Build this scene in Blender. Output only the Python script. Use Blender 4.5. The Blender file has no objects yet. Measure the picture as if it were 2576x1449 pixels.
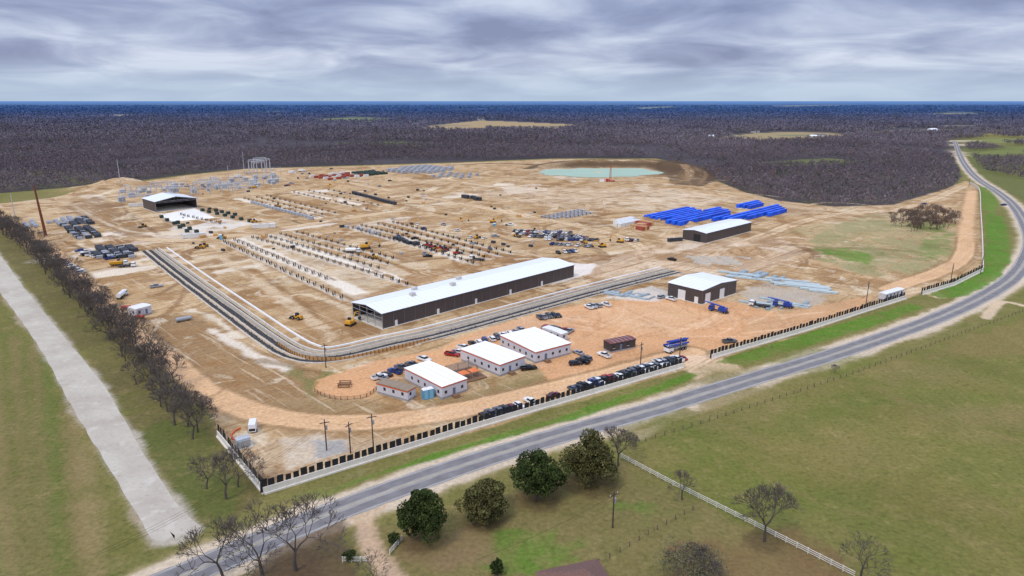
import bpy, math, random
import numpy as np
from mathutils import Vector
R=random.Random(7); NR=np.random.RandomState(5)
COL=bpy.context.scene.collection
# ---------- survey: camera 90 m up, pitched 15.5 deg; photo control points -> metres on the ground ----------
CH=90.0; PIT=math.radians(15.5); SP,CP=math.sin(PIT),math.cos(PIT); FPX=2576*24/36.0
def g(u,v):
    up=-(v-724.5)/FPX; t=CH/(SP-up*CP)
    return Vector(((u-1288)/FPX*t,(CP+up*SP)*t))
def s2l(c):
    return tuple(((x/255)/12.92 if x/255<=0.04045 else ((x/255+0.055)/1.055)**2.4) for x in c)
# ---------- materials ----------
MATS={}
def mat(name,rgb,rough=0.7,var=0.15,scale=0.6,metal=0.0,bump=0.0,stretch=(1,1,1),spec=None,coord='Object'):
    if name in MATS: return MATS[name]
    m=bpy.data.materials.new(name); m.use_nodes=True; nt=m.node_tree; b=nt.nodes['Principled BSDF']
    l=s2l(rgb); b.inputs['Roughness'].default_value=rough; b.inputs['Metallic'].default_value=metal
    if spec is not None: b.inputs['Specular IOR Level'].default_value=spec
    tc=nt.nodes.new('ShaderNodeTexCoord'); mp=nt.nodes.new('ShaderNodeMapping'); mp.inputs['Scale'].default_value=stretch
    nt.links.new(tc.outputs[coord],mp.inputs[0])
    n=nt.nodes.new('ShaderNodeTexNoise'); n.inputs['Scale'].default_value=scale; n.inputs['Detail'].default_value=5
    nt.links.new(mp.outputs[0],n.inputs['Vector'])
    cr=nt.nodes.new('ShaderNodeValToRGB'); cr.color_ramp.elements[0].position=.3; cr.color_ramp.elements[1].position=.7
    cr.color_ramp.elements[0].color=(*[x*(1-var) for x in l],1); cr.color_ramp.elements[1].color=(*[min(1,x*(1+var)) for x in l],1)
    nt.links.new(n.outputs[0],cr.inputs[0]); nt.links.new(cr.outputs[0],b.inputs['Base Color'])
    if bump:
        bp=nt.nodes.new('ShaderNodeBump'); bp.inputs['Strength'].default_value=bump; bp.inputs['Distance'].default_value=.2
        nt.links.new(n.outputs[0],bp.inputs['Height']); nt.links.new(bp.outputs[0],b.inputs['Normal'])
    MATS[name]=m; return m
# ---------- mesh builder ----------
class MB:
    def __init__(s): s.v=[];s.f=[];s.m=[]
    def fr(s,a,b,m=0):
        i=len(s.v)
        for q in (a,b):
            x0,x1,y0,y1,z=q; s.v+= [(x0,y0,z),(x1,y0,z),(x1,y1,z),(x0,y1,z)]
        for f in ((0,3,2,1),(4,5,6,7),(0,1,5,4),(1,2,6,5),(2,3,7,6),(3,0,4,7)):
            s.f.append(tuple(i+k for k in f)); s.m.append(m)
        return s
    def box(s,x0,x1,y0,y1,z0,z1,m=0): return s.fr((x0,x1,y0,y1,z0),(x0,x1,y0,y1,z1),m)
    def cyl(s,p,q,r0,r1=None,n=8,m=0):
        r1=r0 if r1 is None else r1; p=Vector(p);q=Vector(q);d=(q-p).normalized()
        a=d.cross(Vector((0,0,1)) if abs(d.z)<.9 else Vector((1,0,0))).normalized(); b=d.cross(a); i=len(s.v)
        for c,r in ((p,r0),(q,r1)):
            for k in range(n):
                t=2*math.pi*k/n; s.v.append(tuple(c+a*(r*math.cos(t))+b*(r*math.sin(t))))
        for k in range(n):
            k2=(k+1)%n; s.f.append((i+k,i+k2,i+n+k2,i+n+k)); s.m.append(m)
        s.f.append(tuple(i+k for k in range(n))[::-1]); s.m.append(m); s.f.append(tuple(i+n+k for k in range(n))); s.m.append(m)
        return s
    def beam(s,p,q,w,h=None,m=0):
        return s.cyl(p,q,w*.7,None,4,m)
    def prism(s,prof,a0,a1,axis='x',m=0):
        i=len(s.v);n=len(prof)
        for a in (a0,a1):
            for (b,z) in prof: s.v.append((a,b,z) if axis=='x' else (b,a,z))
        s.f.append(tuple(range(i,i+n))); s.m.append(m); s.f.append(tuple(range(i+n,i+2*n))[::-1]); s.m.append(m)
        for k in range(n):
            k2=(k+1)%n; s.f.append((i+k,i+n+k,i+n+k2,i+k2)); s.m.append(m)
        return s
    def poly(s,pts,m=0):
        i=len(s.v); s.v+=[tuple(p) for p in pts]; s.f.append(tuple(range(i,i+len(pts)))); s.m.append(m); return s
    def mesh(s,name,mats):
        me=bpy.data.meshes.new(name); me.from_pydata(s.v,[],s.f)
        for q in mats: me.materials.append(q)
        if len(mats)>1: me.polygons.foreach_set('material_index',s.m)
        me.update()
        import bmesh
        bm=bmesh.new(); bm.from_mesh(me); bmesh.ops.recalc_face_normals(bm,faces=bm.faces); bm.to_mesh(me); bm.free()
        return me
def npmesh(name,V,F,mats,cols=None,extra=None):
    me=bpy.data.meshes.new(name); k=F.shape[1]
    me.vertices.add(len(V)); me.vertices.foreach_set('co',np.asarray(V,np.float32).ravel())
    me.loops.add(F.size); me.loops.foreach_set('vertex_index',F.astype(np.int32).ravel())
    me.polygons.add(len(F)); me.polygons.foreach_set('loop_start',np.arange(0,F.size,k,dtype=np.int32))
    me.update(calc_edges=True)
    for q in mats: me.materials.append(q)
    for nm,cc in (('Col',cols),('Msk',extra)):
        if cc is None: continue
        a=me.color_attributes.new(nm,'FLOAT_COLOR','POINT'); c=np.ones((len(V),4),np.float32); c[:,:3]=cc
        a.data.foreach_set('color',c.ravel())
    return me
def obj(name,me,loc=(0,0,0),rz=0,parent=None,sc=1):
    o=bpy.data.objects.new(name,me); COL.objects.link(o)
    if parent: o.parent=parent
    o.location=loc if len(loc)==3 else (loc[0],loc[1],0); o.rotation_euler=(0,0,rz)
    if sc!=1: o.scale=(sc,sc,sc) if not hasattr(sc,'__len__') else sc
    return o
def tag(o,label,cat,group=None,kind=None):
    o['label']=label; o['category']=cat
    if group: o['group']=group
    if kind: o['kind']=kind
    return o
def struct(name,me,label,cat,loc=(0,0,0),kind='structure'):
    return tag(obj(name,me,loc),label,cat,kind=kind)
def spawn(pr,p,rz,label,cat,group=None,sc=1,z=0):
    r=obj(pr[0],pr[1],(p[0],p[1],z),rz,None,sc); tag(r,label,cat,group); L=[]
    for (n,me,lc,pi) in pr[2]:
        L.append(obj(n,me,lc,0,r if pi is None else L[pi]))
    return r
def smooth(pts,k=6):
    pts=[Vector(p) for p in pts]; P=[pts[0]*2-pts[1]]+pts+[pts[-1]*2-pts[-2]]; out=[]
    for i in range(1,len(P)-2):
        for j in range(k):
            t=j/k;a,b,c,d=P[i-1:i+3]
            out.append(.5*((2*b)+(c-a)*t+(2*a-5*b+4*c-d)*t*t+(3*b-a-3*c+d)*t**3))
    out.append(pts[-1]); return out
def norms(P):
    N=[]
    for i in range(len(P)):
        d=(P[min(i+1,len(P)-1)]-P[max(i-1,0)]).normalized(); N.append(Vector((-d.y,d.x)))
    return N
def ribbon(name,P,o0,o1,z,m,label=None,cat=None,jit=0,kind='structure',h=0):
    N=norms(P);V=[];F=[]
    for i,(p,n) in enumerate(zip(P,N)):
        a=p+n*(o0+R.uniform(-jit,jit)); b=p+n*(o1+R.uniform(-jit,jit)); V+=[(a.x,a.y,z),(b.x,b.y,z)]
        if h: V[-2:]=[(a.x,a.y,0),(a.x,a.y,h),(b.x,b.y,h),(b.x,b.y,0)]
    if not h:
        for i in range(len(P)-1): F.append((2*i,2*i+2,2*i+3,2*i+1))
    else:
        for i in range(len(P)-1):
            for k in range(3): F.append((4*i+k,4*i+4+k,4*i+5+k,4*i+k+1))
        F.append((0,1,2,3)); F.append((4*len(P)-4,4*len(P)-1,4*len(P)-2,4*len(P)-3))
    me=bpy.data.meshes.new(name); me.from_pydata(V,[],F); me.materials.append(m)
    o=obj(name,me)
    if label: tag(o,label,cat,kind=kind)
    return o
def along(P,step,off=0):
    out=[];acc=0;N=norms(P)
    for i in range(len(P)-1):
        d=P[i+1]-P[i];L=d.length
        while acc<L:
            out.append((P[i]+d*(acc/L)+N[i]*off,math.atan2(d.y,d.x))); acc+=step
        acc-=L
    return out
# ---------- numpy noise ----------
TB=NR.rand(8,256,256)
def vn(x,y,s,k):
    X=x/s+1000.3;Y=y/s+1000.7;xi=np.floor(X).astype(int);yi=np.floor(Y).astype(int);fx=X-xi;fy=Y-yi
    fx=fx*fx*(3-2*fx);fy=fy*fy*(3-2*fy);T=TB[k%8]
    a=T[xi&255,yi&255];b=T[(xi+1)&255,yi&255];c=T[xi&255,(yi+1)&255];d=T[(xi+1)&255,(yi+1)&255]
    return (a*(1-fx)+b*fx)*(1-fy)+(c*(1-fx)+d*fx)*fy
def fbm(x,y,s,k): return (vn(x,y,s,k)+.5*vn(x,y,s/2.1,k+1)+.25*vn(x,y,s/4.3,k+2))/1.75*2-1
# ---------- ground ----------
def gs(*seg):
    out=[]
    for a,b,n in seg: out+=list(np.linspace(a,b,n,endpoint=False))
    return out
ys=np.array([-400,-200,-60,20]+gs((60,300,260),(300,620,240),(620,1120,170))+list(np.geomspace(1120,26000,110)))
xh=list(np.geomspace(840,24000,45))
xs=np.array([-x for x in xh[::-1]]+gs((-800,-320,170),(-320,300,560),(300,800,150))+xh)
GX,GY=np.meshgrid(xs,ys); C=np.zeros(GX.shape+(3,)); Z=np.zeros(GX.shape)
N1=fbm(GX,GY,60,0);N2=fbm(GX,GY,14,2);N3=fbm(GX,GY,4,4);N4=fbm(GX,GY,300,5)
def mixc(w,c,sl=None):
    c=np.array(s2l(c))
    if sl is None: C[:]=C*(1-w[...,None])+c*w[...,None]
    else: C[sl]=C[sl]*(1-w[...,None])+c*w[...,None]
def sst(x): x=np.clip(x,0,1); return x*x*(3-2*x)
def segd(X,Y,P,closed):
    d=np.full(X.shape,1e9); n=len(P)
    for i in range(n if closed else n-1):
        a=P[i];b=P[(i+1)%n]; dx,dy=b[0]-a[0],b[1]-a[1]; L=dx*dx+dy*dy+1e-9
        t=np.clip(((X-a[0])*dx+(Y-a[1])*dy)/L,0,1); d=np.minimum(d,np.hypot(X-a[0]-t*dx,Y-a[1]-t*dy))
    return d
def inside(X,Y,P):
    r=np.zeros(X.shape,bool);n=len(P)
    for i in range(n):
        a=P[i];b=P[(i+1)%n]
        if a[1]==b[1]: continue
        c=((a[1]>Y)!=(b[1]>Y)); r^=c&(X<(b[0]-a[0])*(Y-a[1])/(b[1]-a[1])+a[0])
    return r
def sub(P,pad):
    x=[p[0] for p in P];y=[p[1] for p in P]
    return (slice(max(0,np.searchsorted(ys,min(y)-pad)-1),np.searchsorted(ys,max(y)+pad)+1),slice(max(0,np.searchsorted(xs,min(x)-pad)-1),np.searchsorted(xs,max(x)+pad)+1))
def pg(px): return [tuple(g(*p)) for p in px]
def zone(px,c,soft=2,amp=2,alpha=1,world=False,mot=0,ns=None):
    P=px if world else pg(px); s=sub(P,soft+amp+2); X,Y=GX[s],GY[s]
    d=segd(X,Y,P,True); d=np.where(inside(X,Y,P),d,-d)+(N2[s]*amp+N3[s]*amp*.6)
    w=sst(d/soft+.5)*alpha
    if mot: w=w*np.clip(1-mot/2+mot*1.6*(N2[s]*.6+N3[s]*.7+N1[s]*.3),0,1)
    mixc(w,c,s)
def stroke(px,c,w,soft=1.5,amp=.6,alpha=1,world=False,sm=True,mot=0):
    P=px if world else pg(px)
    if sm and len(P)>2: P=[tuple(p) for p in smooth(P,5)]
    s=sub(P,w+soft+amp+2); X,Y=GX[s],GY[s]; d=w/2-segd(X,Y,P,False)+N3[s]*amp+N2[s]*amp
    ww=sst(d/soft+.5)*alpha
    if mot: ww=ww*np.clip(1-mot/2+mot*1.5*N3[s],0,1)
    mixc(ww,c,s)
C[:]=np.array(s2l((116,112,60)))
mixc(sst(N1*.9+.5)*.6,(128,118,70)); mixc(sst(N2*1.6-.1)*.5,(96,102,46)); mixc(sst(N3*2.2-.5)*.3,(148,140,98))
SITE=[(-150,540),(0,512),(120,500),(270,468),(480,440),(620,425),(950,416),(1150,410),(1400,400),(1650,400),(1760,422),(1800,455),(1880,485),(1960,505),(2100,520),(2250,515),(2380,475),(2430,455),(2462,470),(2472,668),(2330,735),(2270,755),(1800,905),(1760,935),(1720,930),(680,1235),(545,1095),(530,1040),(450,950),(330,850),(200,730),(100,650),(0,575),(-200,560)]
FOREST=[(-1500,540),(-200,510),(0,486),(270,464),(480,438),(620,424),(950,414),(1150,408),(1400,398),(1650,398),(1765,422),(1805,455),(1885,490),(1960,508),(2100,524),(2250,518),(2385,478),(2420,445),(2405,400),(2395,350),(2500,330),(2576,340),(3600,330),(3600,250.6),(-1500,250.6)]
FP=pg(FOREST); 
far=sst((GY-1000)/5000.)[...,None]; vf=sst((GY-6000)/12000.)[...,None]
fc=np.array(s2l((74,68,70)))*(1-far)+np.array(s2l((52,76,112)))*far; fc=fc*(1-vf)+np.array(s2l((82,120,162)))*vf  # aerial haze painted into the ground colour: bluer, then paler with distance
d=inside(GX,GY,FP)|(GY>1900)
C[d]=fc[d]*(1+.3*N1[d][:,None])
zone([(2425,440),(2408,400),(2410,372),(3000,330),(3300,480),(2700,560)],(100,104,58),6,8,.9)
FIELDS=[([(1052,322),(1100,314),(1210,303),(1290,306),(1440,313),(1462,322),(1400,330),(1200,327),(1100,329)],(164,142,104)),
([(835,360),(1000,357),(1115,361),(1080,368),(900,367)],(104,118,62)),
([(1775,350),(1900,334),(2020,331),(2160,340),(2100,352),(1960,358),(1880,357)],(154,138,100)),
([(795,300),(880,295),(990,297),(1000,303),(880,308),(800,309)],(110,118,84)),
([(1240,415),(1300,402),(1450,398),(1380,408)],(115,108,72)),
([(1900,408),(2080,398),(2180,405),(2100,414),(1960,418)],(98,104,62)),
([(2440,385),(2576,368),(2900,360),(2900,374),(2600,383),(2450,398)],(114,120,66)),
([(2420,352),(2600,346),(2900,350),(2900,357),(2500,361)],(122,128,76)),
([(2180,330),(2300,326),(2420,332),(2380,338),(2230,338)],(130,122,90)),
([(1560,272),(1680,268),(1720,271),(1640,275)],(120,128,116)),
([(180,292),(320,288),(380,292),(300,296)],(150,142,124)),
([(2230,288),(2420,284),(2520,289),(2380,293)],(136,130,104)),
([(1880,268),(2100,264),(2150,267),(1990,270)],(134,136,124)),
([(560,285),(700,281),(760,284),(640,288)],(140,144,146))]
for P,c in FIELDS: zone(P,c,8,6,.95)
zone([(-100,450),(80,430),(220,436),(300,452),(150,468),(-100,480)],(90,88,60),8,10,.7,mot=.5)
FZ=[pg(P) for P,c in FIELDS]
RF=[]
for i in range(110):
    D=math.exp(R.uniform(math.log(1700),math.log(16000))); a=R.uniform(-.72,.72); cx,cy=D*math.tan(a)*.9,D
    w=R.uniform(.03,.09)*D; h=R.uniform(60,320)*(D/3000)**.6; t=R.uniform(-.2,.2)
    P=[(cx+x*w*math.cos(t)-y*h*math.sin(t),cy+x*w*math.sin(t)+y*h*math.cos(t)) for x,y in ((-.5,-.4),(.4,-.5),(.5,.45),(-.45,.5))]
    RF.append(P); b=min(1,D/8000); c0=R.choice([(148,130,98),(104,112,76),(126,116,92),(96,104,80)]); c=tuple(c0[k]*(1-b*.6)+(84,112,150)[k]*b*.6 for k in range(3))  # far fields blended to blue, haze painted into their colour
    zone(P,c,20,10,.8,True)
# --- site ---
zone(SITE,(186,156,114),2,1.5)
SP_=pg(SITE); insite=inside(GX,GY,SP_)
def sitemix(w,c): mixc(np.where(insite,w,0),c)
sitemix(sst(N1*1.3+.2)*.55,(204,180,142)); sitemix(sst(N2*1.8-.15)*.6,(154,118,74)); sitemix(sst(-N1*1.4-.1)*.55,(162,126,82))
sitemix(sst(N3*2.0-.35)*.4,(216,200,172)); sitemix(sst((N2*N1)*6-.3)*.55,(132,98,62))
E1=Vector((math.cos(math.radians(45)),math.sin(math.radians(45)))); E2=Vector((-E1.y,E1.x))
for i in range(360):
    u=R.uniform(60,2050); v=R.uniform(440,780)
    if v>700 and not(1200<u<1900) : continue
    p=g(u,v); th=math.radians(R.choice([45,135,45,135,R.uniform(0,180)])+R.gauss(0,9)); L=R.uniform(20,130); cv=R.uniform(-.04,.04)
    P=[];q=p
    for k in range(7):
        P.append(tuple(q)); q=q+Vector((math.cos(th),math.sin(th)))*L/7; th+=cv*L/7
    if not inside(np.array([P[-1][0]]),np.array([P[-1][1]]),SP_)[0]: continue
    c=R.choice([(134,98,60),(146,110,70),(142,104,64),(218,200,168),(208,184,148),(118,88,56)])
    stroke(P,c,R.choice([1.2,1.6,2.5,4,7]),1.2,.8,R.uniform(.45,.85),True)
    if R.random()<.5:
        stroke([(a[0]+2.6,a[1]-1) for a in P],c,1.2,1.2,.5,.65,True)
for i in range(80):
    p=g(R.uniform(100,1950),R.uniform(440,690)); w=R.uniform(6,30);h=R.uniform(4,14);t=math.radians(R.choice([45,135]))
    P=[(p.x+w*math.cos(a)*math.cos(t)-h*math.sin(a)*math.sin(t),p.y+w*math.cos(a)*math.sin(t)+h*math.sin(a)*math.cos(t)) for a in [k*.785 for k in range(8)]]
    if inside(np.array([p.x]),np.array([p.y]),SP_)[0]: zone(P,R.choice([(222,208,184),(212,194,164),(148,112,72),(134,100,64),(224,214,196),(140,104,66)]),2.5,4,R.uniform(.45,.8),True)
zone([(150,520),(240,495),(300,520),(345,560),(380,600),(330,600),(250,565)],(132,102,72),3,4,.8,mot=.3)
stroke([(300,505),(330,545),(400,590)],(112,84,58),3,2,1,.8); stroke([(180,515),(300,575),(420,590)],(214,196,166),3,2,1,.7)
stroke([(1080,430),(1250,445),(1400,450),(1650,462),(1850,490)],(150,116,78),5,3,2,.7)
stroke([(1060,440),(1200,470),(1400,485),(1650,490),(1900,520)],(146,108,68),2.2,1.5,.8,.8); stroke([(1075,438),(1210,466),(1400,480),(1650,484),(1900,514)],(222,206,176),3,1.5,.8,.7)
zone([(1260,470),(1360,462),(1380,480),(1280,490)],(224,210,188),3,4,.6,mot=.4)
zone([(1840,500),(1960,508),(2080,530),(2000,545),(1880,520)],(190,166,134),4,4,.7)
PALE=(212,186,148)
for P,w in [([(330,600),(470,605),(600,590),(740,570),(880,548),(1080,520),(1210,508)],9),([(890,462),(1020,486),(1180,515),(1330,545),(1500,578),(1600,615),(1640,660),(1640,700)],9),
    ([(1450,720),(1620,670),(1790,640),(1900,600),(2010,560),(2100,540),(2290,520),(2420,470)],9),([(1700,672),(1850,690),(2000,705),(2240,735),(2320,728),(2360,745)],8),([(1180,512),(1400,500),(1700,500),(1900,512)],8)]:
    stroke(P,(150,118,80),w+3,1.5,1,.5); stroke(P,PALE,w,1.2,.8,.92)
    stroke(P,(176,146,106),1.6,1.2,.5,.6)
zone([(560,608),(640,590),(1090,700),(880,765)],(206,190,162),3,2,.55,mot=.6)
for a,b,c,w in [((600,602),(900,735),(226,216,196),8),((680,592),(1010,706),(228,220,202),7),((760,585),(1060,690),(154,116,74),5),((880,572),(1200,655),(220,208,184),6),((960,560),(1260,640),(142,104,64),4),((600,500),(800,548),(220,210,186),8),((680,490),(870,535),(142,106,68),6),((740,482),(930,520),(226,214,194),7),((840,480),(1010,515),(140,104,66),7),((1010,600),(1170,660),(232,224,208),5),((580,620),(860,760),(146,110,70),3),((720,590),(1030,715),(134,100,62),2.5)]:
    stroke([a,b],c,w,1.5,1.5,.85)
zone([(1010,700),(1180,650),(1270,655),(900,760)],(158,120,76),4,4,.7)
zone([(640,598),(900,560),(1250,530),(1290,560),(1180,600)],(158,120,76),6,8,.5,mot=.7)
PR=[((560,609),(868,757),24),((585,604),(830,708),18),((632,598),(1035,722),26),((665,594),(960,680),20),((700,590),(985,668),18),((740,585),(1000,655),16),((885,575),(1200,667),24),((905,568),(1230,652),22),((945,564),(1260,646),18),((985,560),(1290,640),22),((610,500),(790,548),15),((640,497),(820,544),12),((665,493),(850,540),14),((735,484),(930,530),14),((770,480),(960,520),12),((820,478),(1000,512),12),((450,540),(560,566),10)]
for a,b,n in PR:
    A_,B_=g(*a),g(*b); nn=norms([A_,B_])[0]
    stroke([tuple(A_),tuple(B_)],(218,202,176),3.0,1,.7,.65,True,False); stroke([tuple(A_+nn*3.4),tuple(B_+nn*3.4)],(124,90,54),1.6,.9,.6,.8,True,False)
zone([(400,540),(490,524),(542,548),(432,558)],(228,224,214),1,.3)
zone([(455,576),(560,550),(640,562),(560,582)],(218,212,198),2,1,.8,mot=.5)
zone([(1150,480),(1350,470),(1700,475),(1850,500),(1700,530),(1400,525)],(212,192,164),8,8,.5,mot=.4)
zone([(1420,700),(1700,590),(1960,600),(2040,640),(1900,700),(1650,690)],(206,180,150),6,6,.5)
zone([(1380,720),(1430,660),(1500,665),(1480,690)],(228,220,206),2,1.5,.8)
zone([(1830,640),(1900,630),(1930,645),(1860,655)],(128,96,62),3,3,.8)
zone([(860,800),(890,850),(960,840),(960,826),(900,812)],(140,104,66),2,2,.8); zone([(620,720),(870,760),(890,800),(840,860),(700,790)],(166,130,88),3,3,.7,mot=.3)
stroke([(560,650),(680,730),(800,820),(850,868)],(206,182,146),5,1.5,1,.8); stroke([(640,680),(760,760),(800,800)],(138,104,68),2,1.2,1,.7); stroke([(700,760),(760,740),(860,770),(880,800)],(216,196,162),3,1.5,1,.7)
zone([(370,800),(480,790),(600,860),(720,900),(820,945),(800,1000),(640,1010),(520,960),(420,880)],(142,112,76),3,3,.9,mot=.25)
zone([(800,1000),(960,1010),(1060,1035),(900,1050),(740,1045),(650,1010)],(146,122,84),3,3,.75)
zone([(1060,1010),(1400,940),(1430,950),(1380,985),(1100,1035)],(142,122,82),2,3,.75)
zone([(1200,960),(1330,925),(1410,930),(1350,965),(1210,985)],(132,116,70),2,3,.7,mot=.4)
stroke([(530,830),(600,870),(660,905),(720,925)],(222,210,188),5,2,2,.85); stroke([(480,780),(540,800),(600,850)],(218,204,178),4,2,2,.8)
stroke([(400,740),(480,700),(430,780),(350,810)],(128,94,62),3,1.5,1.5,.7); stroke([(600,900),(700,915),(800,935)],(120,92,60),3,1.5,2,.6)
for o in range(26):
    a=g(385+o*6,845+o*6.4); stroke([tuple(a),tuple(a+E2.lerp(E1,.02)*28+Vector((6,0)))],(122,92,62),.9,1,.3,.4,True,False)
zone([(2040,605),(2100,565),(2200,552),(2380,560),(2412,600),(2400,655),(2300,692),(2150,690),(2060,650)],(152,144,100),4,5,.9,mot=.5)
zone([(2060,628),(2130,622),(2200,650),(2180,665),(2110,655)],(94,130,44),3,5,.85,mot=.4); zone([(2260,560),(2330,548),(2400,565),(2350,590)],(118,130,66),3,6,.8,mot=.5); zone([(2330,600),(2390,590),(2400,640),(2330,660)],(104,128,58),3,6,.6,mot=.8)
zone([(1960,580),(2200,540),(2330,530),(2200,565),(2060,600)],(156,148,104),4,6,.5,mot=.6)
zone([(780,960),(830,930),(850,945),(800,985)],(118,118,64),2,3,.8); zone([(730,920),(790,960),(780,1000)],(124,118,70),2,4,.7)
zone([(600,1110),(700,1100),(870,1095),(1000,1110),(850,1160),(680,1215)],(190,166,134),3,3,.6)
zone([(700,1100),(800,1090),(870,1110),(850,1140),(720,1180)],(206,192,170),2,2,.7,mot=.4)
zone([(790,1110),(860,1108),(870,1135),(800,1150)],(162,158,150),1.5,1.5,.9)
OR=(208,158,112)
YARD=[(795,985),(800,955),(860,935),(960,905),(1100,880),(1150,850),(1300,805),(1480,762),(1640,748),(1850,760),(1960,790),(2150,752),(2190,748),(2160,782),(1790,880),(1730,890),(1560,935),(1400,980),(1330,900),(1200,925),(1000,945),(960,970),(930,1000),(860,1006)]
zone(YARD,OR,1.5,1.2,.95)
zone([(1500,770),(1700,765),(1850,800),(1700,850),(1480,820)],(218,176,132),6,6,.6); zone([(1120,870),(1330,800),(1500,790),(1300,840)],(202,162,126),3,3,.6)
zone([(1520,750),(1640,715),(1700,745),(1640,760)],(206,200,188),2,2,.7); zone([(1850,735),(1960,700),(2100,735),(2040,775),(1900,765)],(178,172,160),2,3,.7,mot=.4)
zone([(1880,800),(2100,760),(2200,750),(2140,782),(1900,850)],(188,152,112),3,4,.6)
RC=(216,176,132)
HAUL=[([(520,985),(640,1035),(800,1062),(1000,1055),(1200,1022),(1400,975),(1600,925),(1740,885)],9.5),([(-20,535),(60,590),(140,640),(215,715),(290,790),(350,850),(430,910),(520,985)],8),([(2445,480),(2432,560),(2425,640),(2370,680),(2300,705),(2235,728)],9)]
for P,w in HAUL:
    stroke(P,(148,118,82),w+4,1.5,1,.7); stroke(P,RC,w,1,.5,.97)
    N_=norms(smooth(pg(P),5)); S_=smooth(pg(P),5)
    for off in (-2.4,-.9,1.0,2.5): stroke([tuple(p+n*off) for p,n in zip(S_,N_)],(194,154,112),.7,1,.2,.5,True,False)
zone([(1700,895),(1790,893),(1850,912),(1900,950),(1880,975),(1780,985),(1745,950),(1725,925)],(222,192,156),2,1,.97)
for i in range(80):
    u=R.uniform(1400,2000);v=R.uniform(780,860) if u>1450 else R.uniform(800,880); p=g(u,v); th=math.radians(R.uniform(0,180)); P=[]
    for k in range(6): P.append(tuple(p)); p=p+Vector((math.cos(th),math.sin(th)))*R.uniform(3,7); th+=R.uniform(-.2,.2)
    stroke(P,R.choice([(188,140,98),(228,190,150),(180,134,94)]),1.1,1.2,.3,.5,True)
# verges outside
SH=(200,182,156)
ROADPX=[(330,1500),(450,1452),(600,1388),(740,1328),(860,1280),(1050,1210),(1250,1143),(1450,1083),(1650,1027),(1850,966),(2050,906),(2200,857),(2350,803),(2470,748),(2545,700),(2580,655),(2592,605),(2575,555),(2545,512),(2505,480),(2462,452),(2435,425),(2415,392),(2402,355)]
stroke([(0,1449),(300,1500),(520,1400)],(98,100,50),30,5,3,.6)
stroke(ROADPX,(158,142,100),17,2.5,2,.7); stroke(ROADPX,SH,14,2,1.2,.95)
zone([(1600,1085),(1820,1000),(1880,985),(1860,1010),(1700,1055),(1610,1110)],(204,182,150),1.5,1.5,.85)
GRN=(88,122,38)
zone([(800,1240),(1000,1170),(1400,1050),(1735,938),(1755,945),(1660,985),(1420,1062),(1200,1122),(900,1215),(830,1250)],GRN,1.2,1,.95,mot=.2)
zone([(690,1245),(900,1205),(830,1255),(700,1262)],(118,118,64),1.5,1.5,.8)
zone([(1800,912),(1850,893),(2290,762),(2330,772),(2200,820),(1990,882),(1870,918)],GRN,1.2,1,.95,mot=.2)
stroke([(1180,1075),(1480,1000),(1600,965)],(140,140,84),1.2,1,.5,.5)
zone([(2330,742),(2400,718),(2475,685),(2482,600),(2478,535),(2520,545),(2542,600),(2542,660),(2500,708),(2430,745),(2370,752)],(86,128,38),1.5,1.5,.95,mot=.2)
zone([(2460,470),(2480,470),(2510,500),(2505,540),(2475,530)],(98,126,48),1.5,2,.9)
# left side
zone([(-300,600),(0,575),(100,650),(200,735),(330,850),(450,955),(530,1050),(560,1110),(670,1245),(560,1330),(500,1330),(420,1230),(330,1090),(260,965),(150,830),(0,640)],(100,90,56),3,3,.8,mot=.3)
zone([(330,1090),(420,1060),(520,1080),(600,1250),(560,1320),(510,1325)],(88,98,44),3,4,.7,mot=.4)
zone([(-100,760),(0,745),(100,885),(180,1035),(290,1215),(380,1372),(300,1420),(0,1449),(-200,1300)],(110,106,56),3,4,.8)
for i in range(14): 
    a=g(-120+i*26,800+i*8); b=g(-40+i*22,1449); stroke([tuple(a),tuple(b)],R.choice([(88,104,42),(140,122,82),(100,104,50),(130,110,74)]),3.5,3,1.5,.55,True,False)
zone([(-60,692),(0,738),(100,876),(180,1026),(290,1206),(380,1378),(460,1368),(516,1332),(432,1240),(337,1090),(264,965),(152,830),(62,720),(0,638),(-60,573)],(176,166,146),1.6,1.5,.97)
zone([(-60,666),(0,728),(100,864),(180,1014),(290,1194),(372,1384),(384,1380),(300,1204),(186,1026),(106,880),(0,748),(-60,700)],(150,128,94),1.6,1.2,.6)
# right field
zone([(1600,1112),(2100,955),(2576,785),(3000,700),(3000,1700),(2300,1700),(2130,1445),(1570,1150)],(112,110,56),3,3,.9)
zone([(2160,940),(2400,860),(2576,800),(2700,900),(2400,900)],(132,114,70),5,6,.6)
for i in range(60):
    p=g(R.uniform(1650,2576),R.uniform(900,1420)); w=R.uniform(5,22)
    zone([(p.x+w*math.cos(a)*R.uniform(.6,1.2),p.y+w*math.sin(a)*R.uniform(.4,.9)) for a in [k*.785 for k in range(8)]],R.choice([(100,108,46),(124,114,64),(102,106,50),(130,116,72),(120,110,60)]),8,6,.5,True)
zone([(950,1330),(1300,1230),(1570,1160),(1780,1270),(2120,1449),(2000,1600),(1000,1600)],(122,110,68),3,4,.8)
zone([(1270,1340),(1380,1325),(1470,1370),(1440,1420),(1280,1445),(1210,1420)],(90,120,42),2,5,.9,mot=.5); zone([(1580,1270),(1640,1265),(1680,1290),(1620,1300)],(94,120,48),2,5,.7,mot=.5)
zone([(1000,1330),(1200,1330),(1260,1400),(1120,1440),(1010,1400)],(130,108,76),3,4,.8,mot=.4)
zone([(1700,1380),(2000,1330),(2150,1449),(1900,1500),(1650,1480)],(116,92,62),3,4,.8,mot=.3)
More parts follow.
